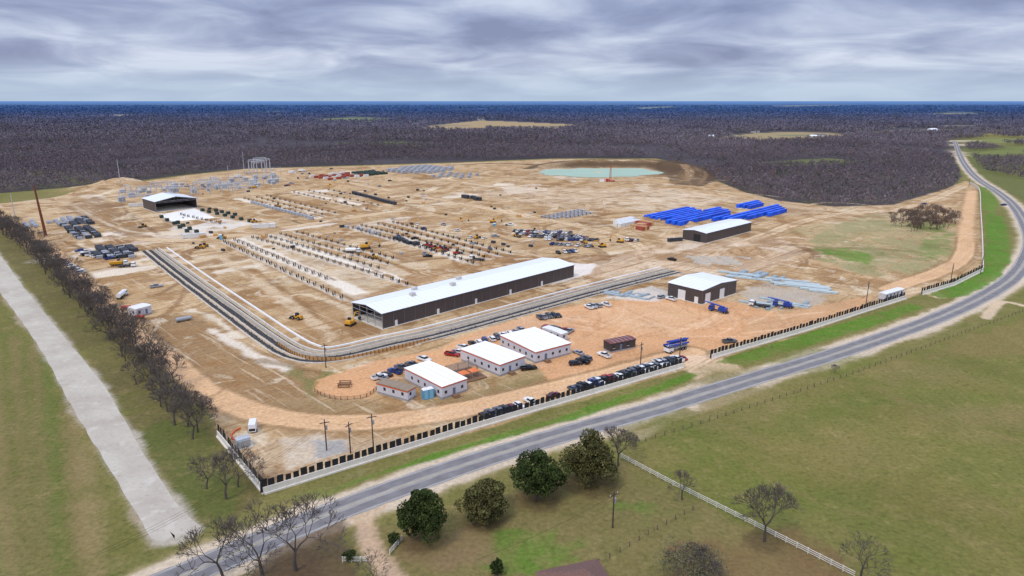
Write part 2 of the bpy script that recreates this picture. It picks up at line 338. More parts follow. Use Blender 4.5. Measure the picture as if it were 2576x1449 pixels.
for u,v,r_ in [(1070,1355,5),(1218,1305,5),(1352,1258,6),(1482,1215,6),(745,1435,6),(1922,1365,5)]:
    p=g(u,v); zone([(p.x+r_*math.cos(a),p.y+r_*math.sin(a)) for a in [k*.785 for k in range(8)]],(88,74,50),3,2,.7,True)
zone([(700,1375),(860,1310),(900,1420),(950,1500),(600,1500)],(92,74,56),2,3,.8); 
stroke([(905,1262),(912,1300),(925,1350),(950,1400),(1000,1480)],(196,166,134),4.6,1.5,.8,.95); zone([(860,1300),(900,1270),(960,1262),(1000,1240),(950,1300),(920,1320)],(190,166,134),1.5,1,.9)
stroke([(2480,800),(2520,760),(2600,775)],(204,180,148),4,1.5,.6,.9)
# pond
pc=g(1510,436); prx=(g(1650,436).x-g(1370,436).x)/2; pry=74
pond=[]
for k in range(72):
    a=k*2*math.pi/72; r_=1+.10*math.sin(2*a+1)+.09*math.sin(3*a)+.05*math.sin(7*a+2)+.035*math.sin(11*a); sy=pry*(1 if math.sin(a)>0 else .6)
    pond.append((pc.x+prx*math.cos(a)*r_,pc.y+sy*math.sin(a)*r_))
def ring(k): return [(pc.x+(x-pc.x)*k,pc.y+(y-pc.y)*k) for x,y in pond]
s=sub(ring(1.8),60); X,Y=GX[s],GY[s]; dd=segd(X,Y,pond,True); dd=np.where(inside(X,Y,pond),-dd,dd)
back=np.clip((Y-pc.y)/pry*.8+.1+(X-pc.x)/prx*.7,0,1)
Z[s]+=back*8*np.exp(-((dd-34)/15)**2)*(1+.4*N2[s])+(dd<0)*-.8
mixc(sst(1-np.abs(dd-20+N2[s]*8)/32)*.95*np.clip(back*1.5+.1,0,1),(86,68,50),s); mixc(sst(1-np.abs(dd-2)/5)*.8,(186,166,138),s)
zone([(1640,408),(1700,402),(1780,424),(1800,452),(1760,468),(1690,462),(1665,440)],(88,70,52),5,8,.9,mot=.2)
stroke([(1330,424),(1400,408),(1550,400),(1680,406),(1770,428),(1790,455)],(84,68,50),16,6,4,.85); stroke([(1380,424),(1440,412),(1560,407),(1660,414),(1720,432),(1730,455)],(150,124,94),5,3,2,.8)
stroke([(1690,462),(1740,445),(1700,420),(1640,410)],(140,114,84),4,2,1.5,.8); stroke([(1760,462),(1775,440),(1740,420)],(132,106,78),4,2,1.5,.7); stroke([(1130,416),(1250,411),(1340,414)],(100,78,56),12,5,4,.8)
MO=[(285,470,6,16),(330,466,5,14),(240,478,4,18),(855,470,3,7),(1000,452,4,9),(1870,640,2.6,9),(1890,634,2.4,8),(700,440,3,14),(860,432,3,12)]
for i in range(110): MO.append((R.uniform(150,1800),R.uniform(430,600),R.uniform(1,2.8),R.uniform(2,5)))
for (u,v,hh,rr) in MO:
    p=g(u,v); s=sub([p],rr*3); X,Y=GX[s],GY[s]; w=np.exp(-((X-p.x)**2/(rr*1.5)**2+(Y-p.y)**2/rr**2)); Z[s]+=hh*w*(1+.3*N3[s]); mixc(np.clip(w*1.2,0,1)*.7,(190,158,118) if rr>6 else R.choice([(196,176,144),(128,98,66),(150,118,82)]),s)
C=np.clip(C,0,1)
rg=C[...,0]/(C[...,1]+1e-4); lum=C.mean(-1); DM=sst((rg-1.18)/.2)*sst((lum-.1)/.08)*insite; YP=inside(GX,GY,pg(YARD)); DM=np.where(YP,DM*.2,DM)
for P,w in HAUL:
    S_=[tuple(p) for p in smooth(pg(P),5)]; s=sub(S_,12); DM[s]*=.25+.75*sst((segd(GX[s],GY[s],S_,False)-w/2)/2)
GM=(1-sst((rg-1.18)/.2))*(lum<.3)*(GY<900)
ny,nx=GX.shape; V=np.stack([GX,GY,Z],-1).reshape(-1,3); idx=np.arange(ny*nx).reshape(ny,nx)
F=np.stack([idx[:-1,:-1],idx[:-1,1:],idx[1:,1:],idx[1:,:-1]],-1).reshape(-1,4)
gm=bpy.data.materials.new('ground_soil_and_grass'); gm.use_nodes=True; nt=gm.node_tree; b=nt.nodes['Principled BSDF']; b.inputs['Roughness'].default_value=.95; b.inputs['Specular IOR Level'].default_value=.12
at=nt.nodes.new('ShaderNodeAttribute'); at.attribute_name='Col'; tc=nt.nodes.new('ShaderNodeTexCoord')
am=nt.nodes.new('ShaderNodeAttribute'); am.attribute_name='Msk'; sm_=nt.nodes.new('ShaderNodeSeparateColor'); nt.links.new(am.outputs['Color'],sm_.inputs[0])
prev=at.outputs['Color']; hs=[]
def layer(prev,mask,color,amt,scale,lo,hi,rot=0,st=(1,1,1),dist=0.,detail=7,rough=.65,off=0):
    mp=nt.nodes.new('ShaderNodeMapping'); mp.inputs['Rotation'].default_value=(0,0,rot); mp.inputs['Location'].default_value=(off,off*.7,0)
    nt.links.new(tc.outputs['Object'],mp.inputs[0]); m2=nt.nodes.new('ShaderNodeMapping'); m2.inputs['Scale'].default_value=st; nt.links.new(mp.outputs[0],m2.inputs[0])
    n=nt.nodes.new('ShaderNodeTexNoise'); n.inputs['Scale'].default_value=scale; n.inputs['Detail'].default_value=detail; n.inputs['Roughness'].default_value=rough; n.inputs['Distortion'].default_value=dist; nt.links.new(m2.outputs[0],n.inputs['Vector'])
    mr=nt.nodes.new('ShaderNodeMapRange'); mr.interpolation_type='SMOOTHSTEP'; mr.inputs[1].default_value=lo;mr.inputs[2].default_value=hi;mr.inputs[3].default_value=0;mr.inputs[4].default_value=amt; nt.links.new(n.outputs[0],mr.inputs[0])
    mu=nt.nodes.new('ShaderNodeMath'); mu.operation='MULTIPLY'; nt.links.new(mr.outputs[0],mu.inputs[0]); nt.links.new(mask,mu.inputs[1])
    mx=nt.nodes.new('ShaderNodeMix'); mx.data_type='RGBA'; nt.links.new(mu.outputs[0],mx.inputs[0]); nt.links.new(prev,mx.inputs[6]); mx.inputs[7].default_value=(*s2l(color),1)
    return mx.outputs[2]
dm,gk=sm_.outputs[0],sm_.outputs[1]; r45=math.radians(-45); r13=math.radians(-135)
prev=layer(prev,dm,(146,110,68),.65,.035,.50,.60,dist=.8,off=40)
prev=layer(prev,dm,(226,212,184),.5,.05,.56,.65,dist=1.,off=90)
prev=layer(prev,dm,(136,100,62),.6,1,.53,.64,r45,(.02,.45,1),.3,4,off=10)
prev=layer(prev,dm,(222,202,170),.4,1,.57,.66,r13,(.02,.4,1),.3,4,off=70)
prev=layer(prev,dm,(128,94,58),.5,.35,.56,.66,off=5)
prev=layer(prev,gk,(152,134,88),.4,.22,.52,.7,off=3)
prev=layer(prev,gk,(76,84,36),.5,.5,.52,.68,off=30)
prev=layer(prev,gk,(168,158,120),.35,1.3,.62,.74,off=60)
prev=layer(prev,gk,(96,100,44),.4,.03,.5,.66,dist=1.,off=20)
prev=layer(prev,gk,(136,116,76),.35,.06,.54,.68,dist=1.,off=120)
for sc,lo,hi,dt in ((.9,.76,1.22,5),(.028,.92,1.08,4)):
    n=nt.nodes.new('ShaderNodeTexNoise'); n.inputs['Scale'].default_value=sc; n.inputs['Detail'].default_value=dt; n.inputs['Roughness'].default_value=.65; nt.links.new(tc.outputs['Object'],n.inputs['Vector'])
    mr=nt.nodes.new('ShaderNodeMapRange'); mr.inputs[1].default_value=.3;mr.inputs[2].default_value=.7;mr.inputs[3].default_value=lo;mr.inputs[4].default_value=hi; nt.links.new(n.outputs[0],mr.inputs[0])
    vm=nt.nodes.new('ShaderNodeVectorMath'); vm.operation='SCALE'; nt.links.new(prev,vm.inputs[0]); nt.links.new(mr.outputs[0],vm.inputs['Scale']); prev=vm.outputs[0]; hs.append(n)
bp=nt.nodes.new('ShaderNodeBump'); bp.inputs['Strength'].default_value=.5; bp.inputs['Distance'].default_value=.5; nt.links.new(hs[0].outputs[0],bp.inputs['Height']); nt.links.new(bp.outputs[0],b.inputs['Normal'])
nt.links.new(prev,b.inputs['Base Color'])
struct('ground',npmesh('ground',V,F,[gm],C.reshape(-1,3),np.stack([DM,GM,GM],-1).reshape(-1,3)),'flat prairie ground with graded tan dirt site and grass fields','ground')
water=mat('pond_water',(158,182,160),.5,.06,.02,spec=.1)
struct('pond_water',MB().poly([(x,y,.05) for x,y in pond]).mesh('pond_water',[water]),'pale green water of the retention pond','water')
# ---------- roads ----------
RP=smooth(pg(ROADPX),8)
asph=mat('asphalt',(152,148,142),.95,.14,.25,bump=.15,spec=.1); dk=mat('asphalt_wheel_track',(124,121,120),.95,.16,.3,spec=.1); yel=mat('yellow_paint',(184,170,124),.8,.2,2); wht=mat('white_road_paint',(188,186,180),.8,.25,2)
ribbon('asphalt_road',RP,-4.3,4.3,.03,asph,'two lane grey asphalt country road','road',jit=.2)
for a in (-2.2,2.1): ribbon('wheel_track',RP,a-1.25,a+1.25,.042,dk,'darker worn wheel track on the asphalt','road',jit=.2)
ribbon('centre_line',RP,-.09,.09,.054,yel,'faded yellow centre line','road marking')
for a in (-3.75,3.75): ribbon('edge_line',RP,a-.05,a+.05,.054,wht,'faded white road edge line','road marking')
old=bpy.data.materials.new('pale_chip_seal'); old.use_nodes=True; nt2=old.node_tree; b2=nt2.nodes['Principled BSDF']; b2.inputs['Roughness'].default_value=.95; b2.inputs['Specular IOR Level'].default_value=.1
tc2=nt2.nodes.new('ShaderNodeTexCoord'); pv=None
c0=nt2.nodes.new('ShaderNodeRGB'); c0.outputs[0].default_value=(*s2l((188,180,164)),1); pv=c0.outputs[0]
for scl,lo,hi,cc,am_,st in ((.08,.4,.65,(170,160,144),.8,(1,1,1)),(.9,.55,.72,(156,144,124),.55,(1,1,1)),(.3,.55,.7,(202,196,182),.6,(1,1,1)),(2.6,.6,.72,(126,116,92),.45,(1,1,1))):
    mp=nt2.nodes.new('ShaderNodeMapping'); mp.inputs['Scale'].default_value=st; nt2.links.new(tc2.outputs['Object'],mp.inputs[0])
    n=nt2.nodes.new('ShaderNodeTexNoise'); n.inputs['Scale'].default_value=scl; n.inputs['Detail'].default_value=6; nt2.links.new(mp.outputs[0],n.inputs['Vector'])
    mr=nt2.nodes.new('ShaderNodeMapRange'); mr.inputs[1].default_value=lo; mr.inputs[2].default_value=hi; mr.inputs[4].default_value=am_; nt2.links.new(n.outputs[0],mr.inputs[0])
    mx=nt2.nodes.new('ShaderNodeMix'); mx.data_type='RGBA'; nt2.links.new(mr.outputs[0],mx.inputs[0]); nt2.links.new(pv,mx.inputs[6]); mx.inputs[7].default_value=(*s2l(cc),1); pv=mx.outputs[2]
nt2.links.new(pv,b2.inputs['Base Color'])
Lp=pg([(-60,690),(0,742),(100,880),(180,1030),(290,1210),(387,1372)]); Rp=pg([(-60,575),(0,640),(60,720),(150,830),(262,965),(335,1090),(430,1240),(512,1330)])
def resamp(P,n):
    P=smooth(P,6); L=[0]
    for i in range(len(P)-1): L.append(L[-1]+(P[i+1]-P[i]).length)
    out=[];j=0
    for k in range(n):
        t=L[-1]*k/(n-1)
        while j<len(L)-2 and L[j+1]<t: j+=1
        out.append(P[j].lerp(P[j+1],(t-L[j])/(L[j+1]-L[j]+1e-9)))
    return out
# cross-sections at equal distance from the far end: left and right edges sampled alike, inset from the painted verge
NL=120;A=resamp(Lp,NL);B=resamp(Rp,NL);V=[];NC=13;ej=[R.uniform(-.6,1.6) for _ in range(NC)]
for i,(a,b_) in enumerate(zip(A,B)):
    e0=.035+.012*math.sin(i*.9)+R.uniform(-.008,.008); e1=.035+.012*math.sin(i*.7+2)+R.uniform(-.008,.008)
    for k in range(NC):
        q=a.lerp(b_,e0+(1-e0-e1)*k/(NC-1)); V.append([q.x,q.y+(ej[k] if i==NL-1 else 0),.03])
me=bpy.data.meshes.new('gravel_lane'); me.from_pydata([tuple(v) for v in V],[],[(i*NC+k,i*NC+k+1,(i+1)*NC+k+1,(i+1)*NC+k) for i in range(NL-1) for k in range(NC-1)]); me.materials.append(old)
struct('gravel_lane',me,'wide pale chip seal lane beside the tree line','road')
# ---------- channel ----------
CHP=smooth(pg([(385,628),(480,700),(600,786),(690,850),(745,882),(800,895),(870,888),(980,862),(1090,838),(1300,782),(1500,728),(1690,680)]),8)
conc=mat('channel_concrete',(198,192,180),.9,.12,.4,bump=.1); riprap=mat('black_riprap',(58,58,60),.95,.45,1.2,bump=.6); grav=mat('pale_channel_gravel',(178,158,126),.95,.2,.5,bump=.3); wpipe=mat('white_pipe',(224,222,216),.6,.08,1); ccw=mat('grey_channel_lining',(144,138,128),.9,.15,.5)
ribbon('channel_bed',CHP,-7,4.5,.02,grav,'pale gravel bed of the drainage channel','channel',jit=.3)
for a,b_ in ((-6.3,-4.7),(-3.0,-.9)): ribbon('channel_lining',CHP,a,b_,.05,riprap,'black rock lining along the drainage channel','channel',jit=.25)
ribbon('channel_lining',CHP,-.4,.7,.05,ccw,'grey concrete lining of the drainage channel','channel',jit=.1)
ribbon('channel_lining',CHP,1.7,2.3,.05,riprap,'black rock lining along the drainage channel','channel',jit=.15)
for o_ in (-7.4,-4.1,1.1): ribbon('channel_kerb',CHP,o_,o_+.35,0,conc,'low concrete kerb of the drainage channel','kerb',h=.35)
ribbon('channel_wall',CHP,3.0,3.6,0,conc,'pale concrete wall of the drainage channel','wall',h=.9)
o=ribbon('pipe_line',CHP,7.4,8.2,0,wpipe,None,None,h=.6); tag(o,'long white pipe laid on dirt beside the channel','pipe')
rk=[];
for p,a in along(CHP,.6):
    for off in (-5.5,-2.0):
        n=Vector((-math.sin(a),math.cos(a))); rk.append((p+n*(off+R.uniform(-.9,.9)),R.uniform(.2,.5)))
T=np.array([(1,0,0),(-.5,.9,0),(-.6,-.8,0),(0,.1,1)]);V=[];F=[]
for i,(p,s_) in enumerate(rk):
    th=R.random()*6.3; c_,s2=math.cos(th),math.sin(th); M=np.array([[c_,s2,0],[-s2,c_,0],[0,0,1]]); V.append((T@M)*s_+np.array([p.x,p.y,.03])); F+= [(4*i,4*i+1,4*i+3),(4*i+1,4*i+2,4*i+3),(4*i+2,4*i,4*i+3)]
tag(obj('riprap_rocks',npmesh('riprap_rocks',np.concatenate(V),np.array(F),[riprap])),'loose black rocks lining the drainage channel','rocks',kind='stuff')
# ---------- buildings ----------
brown=mat('dark_brown_siding',(74,66,66),.5,.08,.8,stretch=(6,6,.3)); rib=mat('brown_trim',(104,94,92),.5,.05); roofw=mat('white_metal_roof',(230,234,240),.4,.035,.25,stretch=(1,8,1)); steel=mat('galvanised_steel',(160,164,168),.45,.12,1,metal=.3)
dark=mat('dark_interior',(38,36,38),.9,.1); white=mat('white_panel',(222,222,220),.6,.05,1); slab=mat('concrete_slab',(204,198,186),.9,.08,.5); glass=mat('window_glass',(38,44,52),.1,.1); 
def frame3(N,Rr,L):
    n=g(*N);d=g(*Rr)-n;a=math.atan2(d.y,d.x);pr=Vector((-math.sin(a),math.cos(a))); return n,a,d.length,(g(*L)-n).dot(pr)
def building(name,label,N,Rr,L,h,rise,axis='x',open_=(),bays=10,doors=(),wallm=None,dims=None,vents=()):
    n,a,LX,W=frame3(N,Rr,L)
    if dims: LX=dims[0] or LX; W=dims[1] or W
    wallm=wallm or brown; r=tag(obj(name,None,(n.x,n.y,0),a),label,'building'); t=.25
    obj('floor',MB().box(-.6,LX+.6,-.6,W+.6,0,.12).mesh('floor',[slab]),(0,0,0),0,r)
    def endprof(S): return [(0,.12),(S,.12),(S,h-.02),(S/2,h+rise-.06),(0,h-.02)]
    for sd in ('y0','y1','x0','x1'):
        gable=(sd[0]==axis)
        if sd in open_:
            m=MB();S=W if sd[0]=='x' else LX; pos={'x0':.15,'x1':LX-.15,'y0':.15,'y1':W-.15}[sd]
            k=max(2,int(S/5.5))
            def pt(s_,z): return (pos,s_,z) if sd[0]=='x' else (s_,pos,z)
            for i in range(k+1):
                s_=.2+(S-.4)*i/k; top=h+(rise*(1-abs(s_-S/2)/(S/2)) if gable else 0)-.2
                if sd=='y0' and 0<i<k: continue
                m.beam(pt(s_,.1),pt(s_,top),.22)
            for z in ((h*.35,h*.68,h-.3) if sd!='y0' else (h-.3,h-1.3)): m.beam(pt(.2,z),pt(S-.2,z),.14)
            if gable:
                m.beam(pt(.2,h-.2),pt(S/2,h+rise-.3),.2); m.beam(pt(S-.2,h-.2),pt(S/2,h+rise-.3),.2)
                if sd=='y0':
                    for i in range(12):
                        s0=S*i/12;s1=S*(i+1)/12;z0=h-1.3; m.beam(pt(s0+.1,z0 if i%2 else h+rise*(1-abs(s0-S/2)/(S/2))-.3),pt(s1-.1,h+rise*(1-abs(s1-S/2)/(S/2))-.3 if i%2 else z0),.1)
            obj('end_frame',m.mesh('end_frame',[steel]),(0,0,0),0,r); continue
        m=MB()
        if gable:
            S=W if axis=='x' else LX; e0={'x0':0,'x1':LX-t,'y0':0,'y1':W-t}[sd]; m.prism(endprof(S),e0,e0+t,axis)
        else:
            if sd=='y0': m.box(t,LX-t,0,t,.12,h)
            if sd=='y1': m.box(t,LX-t,W-t,W,.12,h)
            if sd=='x0': m.box(0,t,t,W-t,.12,h)
            if sd=='x1': m.box(LX-t,LX,t,W-t,.12,h)
        obj('wall',m.mesh('wall',[wallm]),(0,0,0),0,r)
    S=W if axis=='x' else LX; Ln=LX if axis=='x' else W; o_=.45
    prof=[(-o_,h-.08),(S/2,h+rise),(S+o_,h-.08),(S+o_,h+.12),(S/2,h+rise+.22),(-o_,h+.12)]
    obj('roof',MB().prism(prof,-.4,Ln+.4,axis).mesh('roof',[roofw]),(0,0,0),0,r)
    ns=int(Ln/2.6); m=MB()
    for i in range(1,ns):
        a_=-.4+(Ln+.8)*i/ns; m.prism([(-o_+.02,h+.13),(S/2,h+rise+.23),(S+o_-.02,h+.13),(S+o_-.02,h+.16),(S/2,h+rise+.27),(-o_+.02,h+.16)],a_-.05,a_+.05,axis)
    obj('roof_seam',m.mesh('roof_seam',[mat('roof_seam',(196,202,210),.5,.03)]),(0,0,0),0,r)
    if bays:
        k=bays
        for i in range(k+1):
            x=max(.15,min(LX-.15,LX*i/k)); obj('pilaster',MB().box(x-.12,x+.12,-.1,-.003,.12,h-.1).mesh('pilaster',[rib]),(0,0,0),0,r)
    obj('gutter',MB().box(-.3,LX+.3,-o_-.12,-o_-.01,h-.15,h+.1).mesh('gutter',[rib]),(0,0,0),0,r)
    for (sd,p0,w,hh,mm) in doors:
        if sd=='y0': m=MB().box(p0,p0+w,-.09,-.004,.12,hh)
        elif sd=='x0': m=MB().box(-.09,-.004,p0,p0+w,.12,hh)
        else: m=MB().box(LX+.004,LX+.09,p0,p0+w,.12,hh)
        obj('door',m.mesh('door',[mm]),(0,0,0),0,r)
    for (x,y) in vents:
        z=h+rise*(1-abs(y-W/2)/(W/2))
        m=MB().box(x-1.1,x+1.1,y-1,y+1,z+.1,z+1.5).fr((x-1.1,x+1.1,y-1,y+1,z+1.5),(x-.7,x+.7,y-.6,y+.6,z+1.7))
        obj('roof_vent',m.mesh('roof_vent',[mat('vent_metal',(190,186,176),.5,.1)]),(0,0,0),0,r)
    return r,LX,W
LB=[('y0',6+i*22,1.3,2.4,white) for i in range(5)]
building('metal_building','long dark brown metal warehouse with white roof and open framed end',(963,828),(1443,697),(890,797),6.6,1.3,'x',('x0',),22,LB,vents=[(22,9),(45,9.5),(29,17),(55,17)])
building('metal_building','dark metal workshop with white roof and large white doors',(1765,766),(1850,738),(1673,746),6.6,1.0,'y',(),4,[('x0',9,4,4.6,white),('x0',2,2,3,white),('y0',2.5,4,4.6,white),('y0',14,4,4.6,white)])
building('metal_building','dark metal shed with white roof and open doorway painted dark',(1775,612),(1888,582),(1718,602),6.5,1.0,'x',(),12,[('x0',4,5,5,dark)])  # dark panel on the wall stands for the shade inside the doorway
building('metal_building','open fronted steel hall with white roof and bare trusses',(393,534),(497,523),(357,524),8.5,3,'y',('y0',),0)
lg=mat('pale_grey_siding',(196,196,202),.6,.06,1,stretch=(5,5,.3)); orn=mat('orange_trim',(206,96,52),.6,.05); roofo=mat('white_membrane_roof',(238,238,232),.7,.04,.3); tanr=mat('tan_roof',(140,124,104),.9,.12,.8); wood=mat('weathered_wood',(128,98,72),.9,.2,2)
def office(label,N,Rr,L,h,rm=None,steps=True,dims=(None,None),seams=5,wm=None,tm=None):
    n,a,LX,W=frame3(N,Rr,L); LX=dims[0] or LX; W=dims[1] or W; r=tag(obj('office_trailer',None,(n.x,n.y,0),a),label,'portable building'); rm=rm or roofo; wm=wm or lg; tm=tm or orn
    obj('skirt',MB().box(.08,LX-.08,.08,W-.08,0,.7).mesh('skirt',[mat('grey_skirt',(150,150,154),.8,.1)]),(0,0,0),0,r)
    for q in ((0,LX,0,.15),(0,LX,W-.15,W),(0,.15,.15,W-.15),(LX-.15,LX,.15,W-.15)): obj('wall',MB().box(*q,.7,h).mesh('wall',[wm]),(0,0,0),0,r)
    for q in ((-.08,LX+.08,-.1,-.004),(-.08,LX+.08,W+.004,W+.1),(-.1,-.004,0,W),(LX+.004,LX+.1,0,W)): obj('trim',MB().box(*q,h-.42,h+.06).mesh('trim',[tm]),(0,0,0),0,r)
    m=MB().prism([(-.2,h+.065),(W+.2,h+.065),(W+.2,h+.15),(W/2,h+.4),(-.2,h+.15)],-.2,LX+.2,'x'); obj('roof',m.mesh('roof',[rm]),(0,0,0),0,r)
    m=MB(); 
    for i in range(1,seams):
        x=LX*i/seams; m.prism([(-.2,h+.153),(W/2,h+.403),(W+.2,h+.153),(W+.2,h+.2),(W/2,h+.45),(-.2,h+.2)],x-.05,x+.05,'x')
    if seams>1: obj('roof_seam',m.mesh('roof_seam',[mat('grey_seam',(190,192,192),.7,.1)]),(0,0,0),0,r)
    for i in range(int(LX/3.2)):
        x=1.4+i*3.2
        if i==1: obj('door',MB().box(x-.5,x+.5,-.07,-.003,.75,2.8).mesh('door',[mat('blue_grey_door',(96,110,132),.5,.1)]),(0,0,0),0,r)
        else:
            w_=obj('window',MB().box(x-.45,x+.45,-.06,-.003,1.7,2.7).mesh('window',[glass]),(0,0,0),0,r); obj('sill',MB().box(x-.55,x+.55,-.12,-.061,1.6,1.695).mesh('sill',[white]),(0,0,0),0,w_)
    for i in range(int(W/3.6)):
        y=2+i*3.6; obj('window',MB().box(-.06,-.003,y-.45,y+.45,1.7,2.7).mesh('window',[glass]),(0,0,0),0,r)
    if steps: obj('steps',MB().box(3.6,5.6,-1.8,-.15,0,.7).box(3.6,5.6,-2.3,-1.8,0,.35).mesh('steps',[wood]),(0,0,0),0,r)
    return r,LX,W
office('large white modular office with orange trimmed flat roof',(1347,915),(1435,891),(1254,872),4.3,seams=6)
office('white modular office with orange trim beside wooden deck',(1258,948),(1320,925),(1171,903),4.3,seams=4)
office('white modular office with orange trim near gravel circle',(1113,1006),(1175,984),(1018,957),4.3,seams=4)
office('narrow office trailer with tan roof and orange trim',(1026,1011),(1052,996),(968,979),3.5,rm=tanr,seams=1,steps=False,dims=(4,None))
office('small white utility trailer behind the offices',(1412,862),(1443,852),(1372,842),3.4,rm=white,seams=1,steps=False,dims=(3.4,None),tm=white)
dkb=mat('charcoal_siding',(62,58,58),.7,.1,1); mar=mat('maroon_roof',(112,62,58),.6,.1,1)
office('small charcoal cabin with maroon roof and white windows',(1536,889),(1598,876),(1520,881),3.6,rm=mar,seams=6,steps=False,dims=(None,4.5),wm=dkb,tm=dkb)
office('white guard trailer beside the wall',(2226,758),(2272,744),(2215,752),3.3,rm=white,seams=1,dims=(None,3.2),tm=white,steps=False)
office('pale grey storage cabin beside red fuel tanks',(345,800),(383,789),(322,790),3.8,rm=white,seams=1,dims=(None,6),tm=white,steps=False)
n=g(1215,950); r=tag(obj('deck',None,(n.x,n.y,0),math.radians(35)),'wooden deck with slatted pergola between offices','deck')
obj('floor',MB().box(-9,1,-1,10,0,.5).mesh('floor',[wood]),(0,0,0),0,r)
m=MB()
for i in range(18): m.box(-8.8+i*.53,-8.6+i*.53,4,9.8,3.0,3.12)
obj('pergola_slats',m.mesh('pergola_slats',[mat('grey_wood',(120,112,104),.9,.15,2)]),(0,0,0),0,r)
for x in (-8.7,-4,.3):
    for y in (4.2,9.6): obj('post',MB().box(x-.1,x+.1,y-.1,y+.1,.5,3.0).mesh('post',[wood]),(0,0,0),0,r)
for x in (-6.4,-2.6):
    p=n+Vector((x*.82-1.6*.57,x*.57+1.6*.82))
    u=tag(obj('shade_canopy',None,(p.x,p.y,.5),math.radians(35)),'orange fabric shade canopy on the wooden deck','canopy','canopies on the deck')
    obj('fabric',MB().fr((-1.6,1.6,-1.6,1.6,2.3),(-.1,.1,-.1,.1,3.1)).mesh('fabric',[mat('orange_fabric',(214,120,70),.9,.08)]),(0,0,0),0,u)
    for sx in (-1.5,1.5):
        for sy in (-1.5,1.5): obj('leg',MB().cyl((sx,sy,0),(sx,sy,2.3),.05,n=6).mesh('leg',[steel]),(0,0,0),0,u)
# ---------- walls with black panels ----------
cream=mat('cream_concrete_wall',(216,210,198),.9,.08,.6); blk=mat('black_mesh_fabric',(26,27,30),.8,.25,1.5)
def wallfence(px,step,label,ph=2.5,w_=.72):
    P=pg(px); P=[Vector(p) for p in P]; r=tag(obj('perimeter_wall',None,(P[0].x,P[0].y,0)),label,'wall'); o=P[0]
    Q=[p-o for p in P]
    w=ribbon('wall',Q,-.15,.15,0,cream,h=1.8); w.parent=r
    w=ribbon('footing',Q,-.5,.5,0,cream,h=.4); w.parent=r
    me=MB().fr((-w_-.02,w_+.02,.2,.28,.4),(-w_,w_,.22,.3,1.7+ph*.75)).mesh('panel',[blk]); me2=MB().fr((-w_-.06,w_,.2,.28,.4),(-w_+.1,w_+.1,.3,.38,1.6+ph*.78)).mesh('panel',[blk])
    for i,(p,a) in enumerate(along(Q,step)):
        if i>=100: break
        c=obj('panel',R.choice([me,me2]),(p.x,p.y,0),a,r); c.rotation_euler=(R.uniform(-.06,.06),R.uniform(-.04,.04),a); c.scale=(R.uniform(.85,1.1),1,R.uniform(.9,1.07))
wallfence([(665,1243),(1180,1083),(1718,925)],1.95,'cream concrete wall topped with black mesh panels along the road')
wallfence([(548,1098),(665,1243)],2.2,'short cream wall with black mesh panels turning the corner')
wallfence([(1790,903),(2030,832),(2278,752)],2.0,'cream concrete wall with black mesh panels east of the gate')
wallfence([(2320,742),(2400,718),(2472,682)],2.2,'cream concrete wall with black mesh panels near bend')
r=tag(obj('perimeter_wall',None),'low white perimeter wall beside the curving road','wall'); w=ribbon('wall',smooth(pg([(2472,682),(2470,600),(2466,530),(2463,480),(2440,462)]),4),-.2,.2,0,cream,h=2.2); w.parent=r
P=smooth(pg([(700,868),(745,895),(790,906),(870,905),(980,882),(1080,858)]),6); r=tag(obj('timber_fence',None),'tan timber stake fence around the channel bend','fence')
w=ribbon('boards',P,-.08,.08,0,mat('tan_timber',(182,140,88),.9,.25,3),h=1.3); w.parent=r
sp=MB().box(-.12,.12,-.25,-.09,0,1.6).mesh('post',[wood])
for i,(p,a) in enumerate(along(P,1.6)):
    if i<100: obj('post',sp,(p.x,p.y,0),a,r)
def railfence(px,step,label,m,h=1.3,rails=3,pr=.09,sm=False,rr=.05):
    P=[Vector(p) for p in pg(px)]; 
    if sm: P=smooth(P,6)
    r=tag(obj('rail_fence',None,(P[0].x,P[0].y,0)),label,'fence'); Q=[p-P[0] for p in P]; me=MB().box(-pr,pr,-pr,pr,0,h).mesh('post',[m])
    for i,(p,a) in enumerate(along(Q,step)):
        if i<100: 
            c=obj('post',me,(p.x,p.y,0),a,r); c.rotation_euler=(R.gauss(0,.03),R.gauss(0,.03),a)
    for k in range(rails):
        z=h*(k+.7)/rails; mb=MB()
        for i in range(len(Q)-1): mb.cyl((Q[i].x,Q[i].y,z),(Q[i+1].x,Q[i+1].y,z),rr,None,4)
        obj('rail',mb.mesh('rail',[m]),(0,0,0),0,r)
wf=mat('white_fence_paint',(204,200,190),.8,.2,2)
railfence([(1563,1152),(1700,1225),(1900,1325),(2150,1452)],2.4,'white painted wooden rail fence beside the field',wf,1.35,3,.1,rr=.085)
railfence([(980,1396),(1012,1358)],1.8,'short white painted rail fence beside dirt lane',wf,rr=.08); railfence([(862,1414),(925,1414)],1.8,'short white rail fence under bare trees',wf,rr=.08)
railfence([(792,985),(815,998),(860,1006),(920,1000),(950,978)],2,'rustic wooden rail fence around the dirt circle',wood,sm=True,rr=.07)
fpg=mat('fence_post_grey',(90,84,74),.9,.2)
railfence([(1600,1118),(1800,1055),(2150,940),(2576,783)],3.4,'thin wire fence with weathered posts along road',fpg,1.3,2,.07,rr=.015)
railfence([(1450,1449),(1560,1390),(1640,1340),(1760,1275)],3,'wire fence with weathered posts across yard',fpg,1.3,2,.06,rr=.015)
